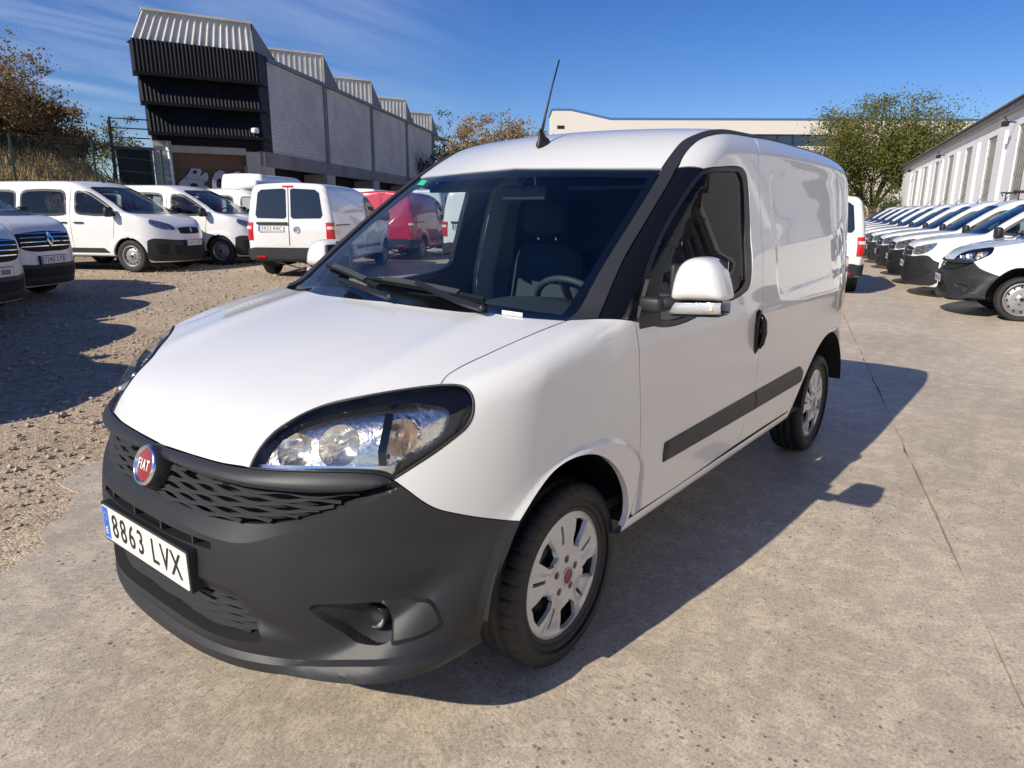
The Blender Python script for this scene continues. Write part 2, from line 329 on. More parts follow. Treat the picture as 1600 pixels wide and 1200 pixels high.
def panel(name, segs, proj, F, mats, parent=None, holes=(), sp=.03, thick=.018, off=0.0, gap=.0015, disp=None, inner=False, mirror=None, raw2=False, edge=.9, lines=(), rim=0):
    """skin cut out of the body surface F: outline (3-D points) seen along proj, with rim and optional inner face.
    mirror: None, 'join' (weld the other half on) or 'copy' (also build the mirrored part)"""
    to2 = (lambda a: np.array(a, float)) if raw2 else proj.to2
    out = inset(loop([to2(s) for s in segs], sp * edge), gap); hs = [inset(loop([to2(s) for s in h], sp * edge), -gap) for h in holes]
    lo = out.min(0); hi = out.max(0); gx = np.arange(lo[0], hi[0], sp); gy = np.arange(lo[1], hi[1], sp * .87)
    G = np.array([(x + (sp / 2 if j % 2 else 0), y) for j, y in enumerate(gy) for x in gx])
    if len(G):
        k = inpoly(G, out)
        for h in hs: k &= ~inpoly(G, h)
        G = G[k]; dd = pdist(G, out)
        for h in hs: dd = np.minimum(dd, pdist(G, h))
        for l in lines: dd = np.minimum(dd, pdist(G, l, False) * 1.25)
        G = G[dd > sp * .55]
    pts = [out] + hs; V = np.concatenate(pts + [G]) if len(G) else np.concatenate(pts); E = []; b = 0
    for p in pts: n = len(p); E += [(b + i, b + (i + 1) % n) for i in range(n)]; b += n
    if lines:
        b = len(V)
        for l in lines: V = np.concatenate([V, l]); E += [(b + i, b + i + 1) for i in range(len(l) - 1)]; b += len(l)
    r = delaunay_2d_cdt([Vector((float(a), float(c))) for a, c in V], E, [], 0, 1e-7)
    V2 = np.array([tuple(v) for v in r[0]]); T = np.array([f for f in r[2] if len(f) == 3])
    cen = V2[T].mean(1); k = inpoly(cen, out)
    for h in hs: k &= ~inpoly(cen, h)
    T = T[k]
    used = np.unique(T); re = -np.ones(len(V2), int); re[used] = np.arange(len(used)); V2 = V2[used]; T = re[T]
    O, D = proj.rays(V2); P = cast(O, D, F); N = grad(P, F)
    # faces must look along the outward normal
    fn = np.cross(P[T[:, 1]] - P[T[:, 0]], P[T[:, 2]] - P[T[:, 0]]); fl = np.sum(fn * N[T[:, 0]], 1) < 0; T[fl] = T[fl][:, ::-1]
    dv = np.zeros(len(P)) if disp is None else disp(V2, P)
    P0 = P + N * off; Po = P0 + N * dv[:, None]
    cnt = {}
    for t in T:
        for i in range(3):
            e = (t[i], t[(i + 1) % 3]); cnt[e] = cnt.get(e, 0) + 1
    be = [e for e in cnt if (e[1], e[0]) not in cnt]
    if mirror == 'join': be = [e for e in be if not (abs(Po[e[0], 1]) < 3e-3 and abs(Po[e[1], 1]) < 3e-3)]
    n = len(Po); V3 = [Po]; Fc = [tuple(t) for t in T]; mi = [0] * len(T); NN = [N]; sm = [True] * len(T)
    if thick > 0:
        bi = sorted({i for e in be for i in e}); idx = {v: j for j, v in enumerate(bi)}; m = len(bi)
        V3 += [Po[bi], Po[bi] - N[bi] * thick]; NN += [N[bi], N[bi]]
        for a, b_ in be: Fc.append((n + idx[b_], n + idx[a], n + m + idx[a], n + m + idx[b_])); mi.append(rim); sm.append(False)
        if inner:
            o2 = n + 2 * m; V3.append(Po - N * thick); NN.append(-N); Fc += [tuple(o2 + i for i in t[::-1]) for t in T]; mi += [len(mats) - 1 if isinstance(mats, list) else 0] * len(T); sm += [True] * len(T)
    V3 = np.concatenate(V3); NN = np.concatenate(NN)
    if mirror == 'join':
        W3 = V3 * np.array([1, -1, 1]); base = len(V3); remap = np.arange(len(V3)) + base
        on = np.where(np.abs(V3[:, 1]) < 3e-3)[0]; on = on[on < n]; V3[on, 1] = 0; W3[on, 1] = 0; NN[on, 1] = 0; remap[on] = on
        Fc += [tuple(remap[i] for i in f[::-1]) for f in list(Fc)]; mi += mi; sm += sm; V3 = np.concatenate([V3, W3]); NN = np.concatenate([NN, NN * np.array([1, -1, 1])])
    me = bpy.data.meshes.new(name); me.from_pydata(V3.tolist(), [], [tuple(map(int, f)) for f in Fc]); me.polygons.foreach_set('use_smooth', sm); me.polygons.foreach_set('material_index', mi); me.update()
    if disp is not None: me.set_sharp_from_angle(angle=math.radians(20))
    if disp is None:
        NN = NN / np.maximum(np.linalg.norm(NN, axis=1, keepdims=True), 1e-9); ln = np.empty(len(me.loops), int); me.loops.foreach_get('vertex_index', ln)
        ps = np.empty(len(me.polygons), int); me.polygons.foreach_get('loop_total', ps); smf = np.repeat(np.array(sm), ps); LN = NN[ln]; LN[~smf] = 0
        me.normals_split_custom_set(LN.tolist())
    o = link(name, me, mats, parent)
    if mirror == 'copy':
        V4 = V3 * np.array([1, -1, 1]); m2 = bpy.data.meshes.new(name); m2.from_pydata(V4.tolist(), [], [tuple(map(int, f[::-1])) for f in Fc]); m2.polygons.foreach_set('use_smooth', sm); m2.polygons.foreach_set('material_index', mi); m2.update()
        if disp is not None: m2.set_sharp_from_angle(angle=math.radians(20))
        if disp is None:
            ln = np.empty(len(m2.loops), int); m2.loops.foreach_get('vertex_index', ln); LN = (NN * np.array([1, -1, 1]))[ln]; LN[~smf] = 0; m2.normals_split_custom_set(LN.tolist())
        return o, link(name, m2, mats, parent)
    return o
def surf(proj, pts, F, off=0.0, raw2=False):
    """points put on the surface along proj, moved out by off"""
    q = np.array(pts, float) if raw2 else proj.to2(pts); O, D = proj.rays(q); P = cast(O, D, F); return P + grad(P, F) * off
def mx(p): return [(a[0], -a[1], a[2]) for a in p]

# ------------------------------------------------------------------ the white van in front
Wz = Spl([.1, .25, .4, .6, .8, 1.0, 1.15, 1.3, 1.5, 1.7, 1.95], [.832, .858, .875, .888, .893, .888, .878, .860, .825, .783, .72])
Xc = Spl([.1, .2, .25, .32, .42, .52, .6, .68, .75, .8, .9, 1.0, 1.2], [.80, .875, .902, .925, .938, .938, .930, .912, .895, .880, .852, .82, .74])
X8 = Spl([.1, .2, .28, .4, .55, .7, .8, .9, 1.0, 1.1, 1.2], [.36, .42, .46, .50, .525, .535, .53, .512, .475, .415, .34])
Pz = Spl([.1, .25, .5, .8, .95, 1.1], [3.1, 3.1, 3.2, 3.1, 2.8, 2.6])
Hc = Spl([-1., -.3, 0, .15, .3, .45, .6, .7, .78, .83, .87, .92], [1.30, 1.18, 1.137, 1.108, 1.076, 1.038, .99, .95, .905, .865, .815, .73])
Hr = Spl([-3.6, -3.3, -2.9, -2.4, -1.9, -1.5, -1.2, -1.05, -.93, -.8, -.7, -.5], [1.80, 1.818, 1.834, 1.846, 1.852, 1.848, 1.832, 1.808, 1.775, 1.718, 1.655, 1.52])
def F_van(P):
    x = P[:, 0]; y = np.sqrt(P[:, 1]**2 + 1e-6); z = P[:, 2]
    w = Wz(z) - np.where(x < -2.6, (.185 - .085 * sst(1.1, 1.75, z)) * (x + 2.6)**2, 0) - .10 * np.maximum(x + .1, 0)**2
    for hx in (0, -2.755):
        w = w + .015 * sst(.474, .440, np.hypot(x - hx, z - .318)) * sst(.30, .45, z) * (sst(-.40, -.29, x) if hx == 0 else 1.0)
    # pressed field of the load-bay side
    bx = np.maximum(np.abs(x + 2.36) - .60, 0); bz = np.maximum(np.abs(z - 1.385 + .03 * (x + 2.36)) - .185, 0)
    w = w - .009 * sst(.12, .065, np.hypot(bx, bz))
    # soft shoulder line under the windows
    w = w + .004 * np.exp(-((z - 1.02) / .045)**2) * sst(.1, -.3, x)
    fs = y - w
    a = Xc(z); fn = (x - (a - (a - X8(z)) * (y / .8)**Pz(z))) * .9
    fh = (z - (Hc(x) - .022 * (y / .8)**2 + .008 * np.exp(-((y - .50) / .07)**2) * sst(.75, .45, x))) * .93
    low = smax(smax(fn, fs, .16), fh, .07)
    t = (z - 1.14) / .51
    fw = (x - (.005 - .755 * t + .084 * t * (1 - t) - .27 * y * y)) * .56
    fo = (z - (Hr(x) - .032 * (y / .75)**2)) * .95
    cab = smax(smax(fw, fs, .09), fo, .10)
    b = smin(low, cab, .025)
    b = smax(b, (-3.465 + .05 * np.maximum(z - .9, 0) - x) + .06 * (y / .8)**4, .10)
    return smax(b, np.where(x > 0, .248 + .04 * (y / .75)**3, .335) - z, .03)

T = {
    'hl_top': [[0.828, 0.397, 0.82],[0.818, 0.398, 0.838],[0.797, 0.402, 0.869],[0.761, 0.414, 0.904],[0.727, 0.433, 0.928],[0.685, 0.455, 0.95],[0.641, 0.487, 0.967],[0.587, 0.546, 0.984],[0.534, 0.606, 1.0],[0.486, 0.665, 1.012],[0.45, 0.715, 1.02]],
    'hl_out': [[0.45, 0.715, 1.02],[0.431, 0.751, 1.022],[0.422, 0.776, 1.018],[0.422, 0.799, 1.002],[0.428, 0.812, 0.977],[0.439, 0.816, 0.947],[0.457, 0.811, 0.922],[0.489, 0.797, 0.898],[0.537, 0.773, 0.866],[0.585, 0.745, 0.836],[0.628, 0.716, 0.807]],
    'hl_bot': [[0.628, 0.716, 0.807],[0.642, 0.701, 0.818],[0.658, 0.685, 0.824],[0.7, 0.637, 0.829],[0.766, 0.543, 0.828],[0.804, 0.469, 0.824],[0.828, 0.397, 0.82]],
    'hood_front': [[0.861, -0.055, 0.806],[0.862, 0.008, 0.805],[0.857, 0.171, 0.811],[0.847, 0.298, 0.815],[0.828, 0.397, 0.82]],
    'hood_seam': [[0.45, 0.715, 1.02],[0.412, 0.698, 1.032],[0.351, 0.695, 1.047],[0.257, 0.707, 1.068],[0.104, 0.726, 1.099],[-0.078, 0.75, 1.13]],
    'cowl': [[0.005, -0.152, 1.138],[0.009, -0.001, 1.138],[0.012, 0.138, 1.136],[-0.001, 0.373, 1.133],[-0.03, 0.571, 1.131],[-0.078, 0.75, 1.13]],
    'grille_bot': [[0.911, 0.022, 0.681],[0.912, 0.098, 0.677],[0.905, 0.237, 0.676],[0.887, 0.345, 0.678],[0.854, 0.445, 0.685],[0.806, 0.532, 0.703],[0.74, 0.615, 0.738],[0.649, 0.7, 0.79]],
    'shelf': [[0.92, 0.025, 0.646],[0.918, 0.181, 0.64],[0.906, 0.302, 0.633],[0.877, 0.412, 0.636],[0.83, 0.503, 0.666],[0.764, 0.593, 0.707],[0.698, 0.662, 0.745],[0.618, 0.727, 0.788]],
    'bump_top': [[0.628, 0.716, 0.807],[0.607, 0.736, 0.782],[0.569, 0.764, 0.739],[0.538, 0.783, 0.715],[0.454, 0.822, 0.677],[0.374, 0.851, 0.647],[0.318, 0.878, 0.63]],
    'bump_rear': [[0.318, 0.878, 0.63],[0.349, 0.873, 0.587],[0.399, 0.868, 0.505],[0.43, 0.861, 0.426],[0.446, 0.842, 0.341]],
    'intake_top': [[0.928, 0.257, 0.472],[0.92, 0.303, 0.466],[0.901, 0.374, 0.456],[0.888, 0.405, 0.427],[0.862, 0.448, 0.368],[0.841, 0.47, 0.322]],
    'chamfer': [[0.924, 0.278, 0.512],[0.897, 0.388, 0.506],[0.88, 0.432, 0.484],[0.819, 0.529, 0.407],[0.771, 0.58, 0.348]],
    'door_front': [[-0.277, 0.883, 1.118],[-0.294, 0.895, 0.994],[-0.317, 0.899, 0.815],[-0.331, 0.897, 0.674],[-0.313, 0.906, 0.553],[-0.279, 0.9, 0.455]],
    'arch_f': [[0.318, 0.878, 0.63],[0.251, 0.889, 0.696],[0.183, 0.894, 0.738],[0.1, 0.904, 0.757],[-0.013, 0.912, 0.74],[-0.112, 0.912, 0.688],[-0.192, 0.909, 0.614],[-0.246, 0.904, 0.527],[-0.258, 0.899, 0.451],[-0.233, 0.891, 0.398],[-0.191, 0.886, 0.377]],
    'strip_in': [[-0.084, 0.747, 1.131],[-0.14, 0.745, 1.145],[-0.322, 0.724, 1.276],[-0.559, 0.706, 1.443],[-0.841, 0.672, 1.63],[-0.964, 0.651, 1.703],[-1.053, 0.647, 1.747],[-1.128, 0.659, 1.774]],
    'strip_out': [[-0.146, 0.825, 1.136],[-0.385, 0.773, 1.307],[-0.562, 0.756, 1.432],[-0.788, 0.731, 1.584],[-0.93, 0.705, 1.674],[-1.019, 0.698, 1.722],[-1.109, 0.702, 1.758]],
    'sticker': [[-0.809, -0.711, 1.602],[-0.766, -0.571, 1.603],[-0.712, -0.544, 1.574],[-0.738, -0.665, 1.568]],
    'mirror_base': [[-0.324, 0.874, 1.158],[-0.306, 0.887, 1.109],[-0.412, 0.888, 1.107]]}
for k_ in T: T[k_] = [tuple(p) for p in T[k_]]
def make_wheel(root, name, x, y, side, hubcap=True, R=.318, wid=.2, rim=.234, steelmat=None):
    """side +1: face looks to +y"""
    w = empty(name, (x, y, R), 0, root)
    if side < 0: w.rotation_euler = (0, 0, math.pi)
    key = ('wheel', R, wid, rim, hubcap)
    if key in WHEEL_CACHE:
        for n, me, m in WHEEL_CACHE[key]: tag(link(n, me, m, w), kind='stuff' if n == 'wheel_holes' else None)
        return w
    M = frame((0, 0, 0), (0, 1, 0), (1, 0, 0)); parts = []
    # tyre: turned profile with grooves, shoulder blocks cut by cross grooves
    hw = wid / 2; prof = [(rim - .012, -hw * .75), (rim, -hw * .9), (rim + .02, -hw * .99), (R * .86, -hw * 1.04), (R * .93, -hw * 1.0), (R * .972, -hw * .90), (R * .99, -hw * .80)]
    for g in (-.22, 0, .22):
        c = g * wid; prof += [(R * (1 - .012 * abs(g)), c - .0072), (R * .972, c - .0055), (R * .972, c + .0055), (R * (1 - .012 * abs(g)), c + .0072)]
    prof += [(R * .99, hw * .80), (R * .972, hw * .90), (R * .93, hw * 1.0), (R * .915, hw * 1.012), (R * .86, hw * 1.04), (R * .80, hw * 1.03), (rim + .026, hw * 1.0), (rim + .018, hw * .965), (rim + .004, hw * .95), (rim - .004, hw * .88), (rim - .012, hw * .72)]
    n = 360; V = []; Fc = []; K = len(prof)
    for k in range(n):
        an = 2 * math.pi * k / n
        for j, (r_, a_) in enumerate(prof):
            rr = r_
            if r_ > R * .925 and (k % 9) == 0 and abs(a_) > hw * .45: rr = r_ - .0065
            V.append(M @ Vector((rr * math.cos(an), rr * math.sin(an), a_)))
    for k in range(n):
        k2 = (k + 1) % n
        for j in range(K - 1): Fc.append((k * K + j, k2 * K + j, k2 * K + j + 1, k * K + j + 1))
    t = MB().add(V, Fc, True)
    parts.append(('tyre', t.me('tyre'), M_['rubber']))
    # steel rim
    b = MB(); b.lathe([(rim - .008, -hw * .75), (rim - .03, -hw * .5), (rim - .034, hw * .55), (rim - .018, hw * .86), (rim - .001, hw * .90), (rim - .006, hw * .80)], 64, M)
    cen = hw * (.42 if hubcap else .62)
    b.lathe([(rim - .034, hw * .35), (rim * .72, cen - .012), (rim * .55, cen + .016), (rim * .36, cen - .006), (rim * .28, cen + .012), (.0, cen + .012)], 48, M)
    if not hubcap:
        parts.append(('rim', b.me('rim'), M_['steelwheel']))
        h = MB()
        for k in range(12):
            an = 2 * math.pi * k / 12 + .1; c = Vector((rim * .74 * math.cos(an), rim * .74 * math.sin(an), cen - .004)); h.lathe([(.0, .006), (.013, .006), (.0145, -.004)], 12, M @ Matrix.Translation(c))
        for k in range(5):
            an = 2 * math.pi * k / 5; c = Vector((rim * .30 * math.cos(an), rim * .30 * math.sin(an), cen + .008)); h.lathe([(.0, .012), (.008, .012), (.010, .0)], 6, M @ Matrix.Translation(c))
        h.lathe([(.0, cen + .028), (.024, cen + .026), (.028, cen + .008)], 20, M)
        parts.append(('wheel_holes', h.me('wheel_holes'), M_['black']))
    else:
        parts.append(('rim', b.me('rim'), M_['darksteel']))
        # hubcap cut from a dished disc
        rc = .226
        def circ(r_, n_, c=(0, 0)): return [[(c[0] + r_ * math.cos(2 * math.pi * i / n_), c[1] + r_ * math.sin(2 * math.pi * i / n_)) for i in range(n_ + 1)]]
        hs = []
        def pol(r_, a_): return (r_ * math.cos(math.radians(a_)), r_ * math.sin(math.radians(a_)))
        for k in range(5):
            a = 66 + 72 * k
            hs.append([[pol(.100, a - 9), pol(.100, a + 9)], [pol(.100, a + 9), pol(.122, a + 15.5)], [pol(.122, a + 15.5), pol(.190, a + 13)], [pol(.190, a + 13), pol(.193, a), pol(.190, a - 13)], [pol(.190, a - 13), pol(.122, a - 15.5)], [pol(.122, a - 15.5), pol(.100, a - 9)]])
            a = 30 + 72 * k; t2 = math.degrees(.0065 / .14)
            hs.append([[pol(.112, a - t2 * 1.2), pol(.112, a + t2 * 1.2)], [pol(.112, a + t2 * 1.2), pol(.178, a + t2 * .8)], [pol(.178, a + t2 * .8), pol(.178, a - t2 * .8)], [pol(.178, a - t2 * .8), pol(.112, a - t2 * 1.2)]])
            hs.append(circ(.0135, 10, pol(.057, a + 10)))
        def Fd(P):  # dished disc: z height over radius
            r_ = np.hypot(P[:, 0], P[:, 1]); an = np.degrees(np.arctan2(P[:, 1], P[:, 0])); da = np.abs((an - 30 + 36) % 72 - 36)
            zz = np.interp(r_, [0, .03, .034, .055, .075, .10, .155, .197, .214, .221, .230], [.030, .030, .026, .024, .024, .030, .030, .024, .018, .010, .0])
            zz = zz - .010 * sst(.07, .11, r_) * sst(.200, .185, r_) * sst(15, 22, da) - .004 * sst(3.5, 1.5, da) * sst(.085, .10, r_) * sst(.19, .175, r_)
            return P[:, 2] - zz
        o = panel('hubcap', circ(rc, 72), Planar((0, 0, -1), 1.0), Fd, [M_['silver']], None, holes=hs, sp=.0085, thick=.014, gap=0, disp=lambda q, P: np.zeros(len(P)), raw2=True)
        me = o.data; me.transform(Matrix.Translation((0, .058, 0)) @ frame((0, 0, 0), (0, 1, 0), (1, 0, 0)) @ Matrix.Scale(1, 4)); bpy.data.objects.remove(o)
        me.transform(Matrix.Diagonal((1, 1, 1, 1)))
        parts.append(('hubcap', me, M_['silver']))
        e = MB(); e.lathe([(.0, .058 + .034), (.024, .058 + .033), (.0265, .058 + .030)], 24, M); parts.append(('hub_emblem', e.me('hub_emblem'), M_['emblem_red']))
        e = MB(); e.lathe([(.0268, .058 + .027), (.0262, .058 + .034), (.029, .058 + .034), (.031, .058 + .027)], 24, M); parts.append(('emblem_ring', e.me('emblem_ring'), M_['silver']))
    WHEEL_CACHE[key] = parts
    for n_, me, m in parts: tag(link(n_, me, m, w), kind='stuff' if n_ == 'wheel_holes' else None)
    return w
WHEEL_CACHE = {}

van = empty('delivery_van', (0, 0, 0))
tag(van, 'large white compact delivery van with dark grey bumper, closest to the viewer on the concrete', 'van')
SIDE = Planar((0, -.85, -.53)); NOSE = Cyl(-.1, .9); FEND = Planar((-.35, -.8, -.48)); HOOD = Planar((-.5, 0, -.866))
W = M_['white']
# --- hood
hood = panel('hood', [[(.862, 0, .805)] + T['hood_front'][2:], T['hl_top'], T['hood_seam'], T['cowl'][::-1][:-2] + [(.009, 0, 1.138)], [(.009, 0, 1.138), (.862, 0, .805)]],
             HOOD, F_van, [W], van, sp=.03, thick=.02, gap=.0028, mirror='join')
# --- fenders
seg_arch = T['arch_f'][:-2] + [(-.243, .893, .408)]
fender = panel('fender', [T['hl_out'], T['bump_top'], seg_arch, [seg_arch[-1], (-.266, .90, .43), T['door_front'][-1]], T['door_front'][::-1], [T['door_front'][0], T['strip_out'][0], T['strip_in'][0]], T['hood_seam'][::-1]],
               FEND, F_van, [W], van, sp=.0125, thick=.022, gap=.0018, mirror='copy')
# --- doors (white skin runs round the window)
dr = [(-1.62, .728, 1.800), (-1.535, .79, 1.672), (-1.497, .831, 1.47), (-1.463, .877, 1.219), (-1.450, .895, .989), (-1.436, .898, .722), (-1.395, .893, .576), (-1.345, .889, .49), (-1.30, .884, .43)]
so = T['strip_out']
win = [(-.95, .797, 1.634), (-1.054, .797, 1.640), (-1.33, .796, 1.652), (-1.372, .80, 1.632), (-1.383, .803, 1.60), (-1.36, .841, 1.416), (-1.322, .879, 1.20), (-1.30, .883, 1.155), (-1.22, .886, 1.128), (-.935, .888, 1.100), (-.62, .890, 1.072), (-.46, .889, 1.078), (-.277, .883, 1.118)]
door_l, door_r = panel('door', [T['door_front'], [T['door_front'][-1], (-.30, .893, .43)], [(-.30, .893, .43), (-.70, .884, .420), (-1.30, .884, .43)], dr[::-1], [dr[0], (-1.35, .716, 1.785), so[6], so[5], so[4], (-.862, .717, 1.628)], [(-.862, .717, 1.628), win[0]], win],
                       SIDE, F_van, [W, M_['trim']], van, sp=.025, thick=.03, gap=.002, inner=True, mirror='copy')
# --- load-bay sides
arch = [(-2.065, .881, .40), (-2.11, .884, .44), (-2.204, .889, .532), (-2.325, .895, .64), (-2.441, .898, .716), (-2.572, .899, .764), (-2.72, .904, .778), (-2.88, .895, .760), (-3.02, .88, .69), (-3.12, .87, .60), (-3.17, .86, .50), (-3.19, .85, .44)]
roofe = [(-3.36, .690, 1.775), (-3.1, .703, 1.792), (-2.7, .705, 1.805), (-2.3, .707, 1.812), (-1.9, .712, 1.812), dr[0]]
sp_l, sp_r = panel('side_panel', [dr, [dr[-1], (-1.7, .882, .428), (-2.035, .883, .425)], [(-2.035, .883, .425), arch[0]], arch, [arch[-1], (-3.36, .79, .44)], [(-3.36, .79, .44), (-3.385, .78, .9), (-3.385, .755, 1.3), (-3.37, .72, 1.65), roofe[0]], roofe],
                     Planar((.3, -.80, -.52)), F_van, [W], van, sp=.02, thick=.025, gap=.002, mirror='copy')
# --- sills
for s in (1, -1):
    b = MB(); q = [(-.19, .40), (-.245, .425), (-.32, .418), (-.7, .408), (-1.3, .410), (-2.03, .414), (-2.06, .40)]
    P0 = [(x, .878, .402 if i else .385) for i, x in enumerate((-.20, -.35, -.7, -1.3, -1.8, -2.05))]
    pts = np.array([(x, .887, .404) for x in np.linspace(-.250, -2.05, 24)])
    V = []; Fc = []
    for p in pts:
        for dy, dz in ((.0, .014), (.002, .004), (-.001, -.016), (-.012, -.030), (-.05, -.036)): V.append((p[0], s * (p[1] + dy - .004), p[2] + dz))
    for i in range(len(pts) - 1):
        for j in range(4):
            f_ = (i * 5 + j, (i + 1) * 5 + j, (i + 1) * 5 + j + 1, i * 5 + j + 1); Fc.append(f_ if s > 0 else f_[::-1])
    b.add(V, Fc, True); b.build('sill', W, van)
# --- roof and its black ditch strips
wst = [(-.768, 0, 1.650), (-.763, .157, 1.646), (-.789, .454, 1.637), (-.838, .664, 1.630)]
ri = T['strip_in']
roof = panel('roof', [wst, [wst[-1], ri[5], ri[6], (-1.14, .662, 1.775), (-1.4, .675, 1.80), (-1.9, .678, 1.82), (-2.4, .675, 1.82), (-3.0, .672, 1.80), (-3.36, .655, 1.78)], [(-3.36, .655, 1.78), (-3.39, .3, 1.79), (-3.40, 0, 1.79)], [(-3.40, 0, 1.79), wst[0]]],
             Planar((-.2, 0, -.98)), F_van, [W, M_['bulk']], van, sp=.045, thick=.03, gap=.001, inner=True, mirror='join')
strip = panel('roof_strip', [ri[:7] + [(-1.14, .662, 1.775), (-1.4, .675, 1.80), (-1.9, .678, 1.82), (-2.4, .675, 1.82), (-3.0, .672, 1.80), (-3.36, .655, 1.78)], [(-3.36, .655, 1.78), (-3.36, .690, 1.775)],
               roofe[:-1] + [(-1.62, .722, 1.80), (-1.35, .712, 1.786), so[6], so[5], so[4], so[3], so[2], so[1], so[0]], [so[0], ri[0]]], Planar((-.3, -.5, -.81)), F_van, [M_['plastic_grey']], van, sp=.014, thick=.02, off=.004, gap=.0015, mirror='copy')
# --- tail
panel('tail_door', [[(-3.45, .0, 1.74), (-3.45, .45, 1.74), (-3.42, .68, 1.70)], [(-3.42, .68, 1.70), (-3.44, .72, 1.2), (-3.45, .74, .60)], [(-3.45, .74, .60), (-3.465, 0, .60)], [(-3.465, 0, .6), (-3.45, 0, 1.74)]], Planar((1, 0, 0), 5), F_van, [W], van, sp=.06, thick=.02, mirror='join')
b = MB(); b.box((-3.44, 0, .50), (.16, 1.50, .18), bev=.03); b.build('rear_bumper', M_['plastic'], van)
for s in (1, -1):
    b = MB(); b.box((-3.35, s * .765, 1.02), (.10, .05, .34), bev=.015); b.build('tail_lamp', M_['tail'], van)
# --- windscreen: glass and the printed border behind it
wsb = [T['cowl'][-1], (-.03, .571, 1.131), (-.001, .373, 1.133), (.012, .138, 1.137), (.009, 0, 1.138)]
WS = Planar((-.62, 0, -.78))
edge = [(-.084, .747, 1.131), (-.140, .742, 1.149), (-.322, .722, 1.277), (-.559, .703, 1.444), (-.838, .664, 1.630)]
panel('windscreen', [edge, wst[::-1], [wst[0], wsb[-1]], wsb[::-1]], WS, F_van, [M_['glass']], van, sp=.05, thick=0, off=-.003, gap=.001, mirror='join')
def lerp(a, b, t): return tuple(a[i] + (b[i] - a[i]) * t for i in range(3))
g_in = [(-.118, .700, 1.155), (-.322, .688, 1.280), (-.559, .668, 1.446), (-.775, .640, 1.590)]
b_in = [(-.118, .700, 1.155), (-.085, .571, 1.168), (-.065, .373, 1.178), (-.055, .138, 1.182), (-.055, 0, 1.182)]
t_in = [(-.775, .640, 1.590), (-.735, .45, 1.603), (-.705, .157, 1.612), (-.70, 0, 1.613)]
panel('windscreen_border', [edge, wst[::-1], [wst[0], t_in[-1]], t_in[::-1], g_in[::-1], b_in, [b_in[-1], wsb[-1]], wsb[::-1]], WS, F_van, [M_['fritt']], van, sp=.03, thick=0, off=-.007, gap=.002, mirror='join')
# --- black gloss pillar panels, side windows
wfe = [(-.95, .797, 1.634), (-.875, .79, 1.598), (-.726, .80, 1.508), (-.550, .818, 1.389), (-.390, .848, 1.257), (-.277, .883, 1.118)]
panel('pillar_panel', [so[:4] + [(-.862, .717, 1.628)], [(-.862, .717, 1.628), wfe[0]], wfe, [wfe[-1], so[0]]], Planar((-.3, -.82, -.48)), F_van, [M_['gloss'], M_['trim']], van, sp=.03, thick=.03, inner=True, off=-.002, mirror='copy')
wgl = [(-.44, .888, 1.102), (-.62, .889, 1.090), (-.935, .887, 1.118), (-1.194, .884, 1.148), (-1.262, .880, 1.185), (-1.30, .841, 1.416), (-1.328, .804, 1.602), (-1.295, .799, 1.634), (-1.049, .800, 1.622), (-.951, .798, 1.610), (-.889, .798, 1.586), (-.706, .813, 1.478), (-.553, .829, 1.374), (-.44, .848, 1.278)]
panel('window_seal', [wfe, win[::-1]], SIDE, F_van, [M_['seal']], van, holes=[[wgl[:5], wgl[4:8], wgl[7:11], wgl[10:], [wgl[-1], wgl[0]]]], sp=.02, thick=.03, off=-.004, gap=.001, mirror='copy', inner=True)
panel('side_window', [wgl[:5], wgl[4:8], wgl[7:11], wgl[10:], [wgl[-1], wgl[0]]], SIDE, F_van, [M_['sideglass']], van, sp=.06, thick=0, off=-.012, gap=-.004, mirror='copy')
# --- side mouldings
for x0, x1 in ((-.518, -1.437), (-1.447, -2.165)):
    zA, zB = .562, .652
    cap0 = [(x0 - .005, .89, zB - .012), (x0, .89, .60), (x0 - .005, .89, zA + .004)] if x0 > -1 else [(x0, .89, zB), (x0, .89, zA)]
    c1 = [(x1, .89, zA), (x1, .89, zB)] if x1 > -2 else [(x1 + .012, .89, zA), (x1, .89, .59), (x1 + .01, .89, .640), (x1 + .05, .89, zB + .006)]
    panel('side_moulding', [cap0, [cap0[-1], c1[0]], c1, [c1[-1], cap0[0]]], SIDE, F_van, [M_['plastic_grey']], van, sp=.016, thick=.02, off=.004, gap=.0,
          disp=lambda q, P: np.where(np.abs(P[:, 2] - .607) < .036, .008, 0.0) * sst(-.52, -.54, P[:, 0]), mirror='copy')
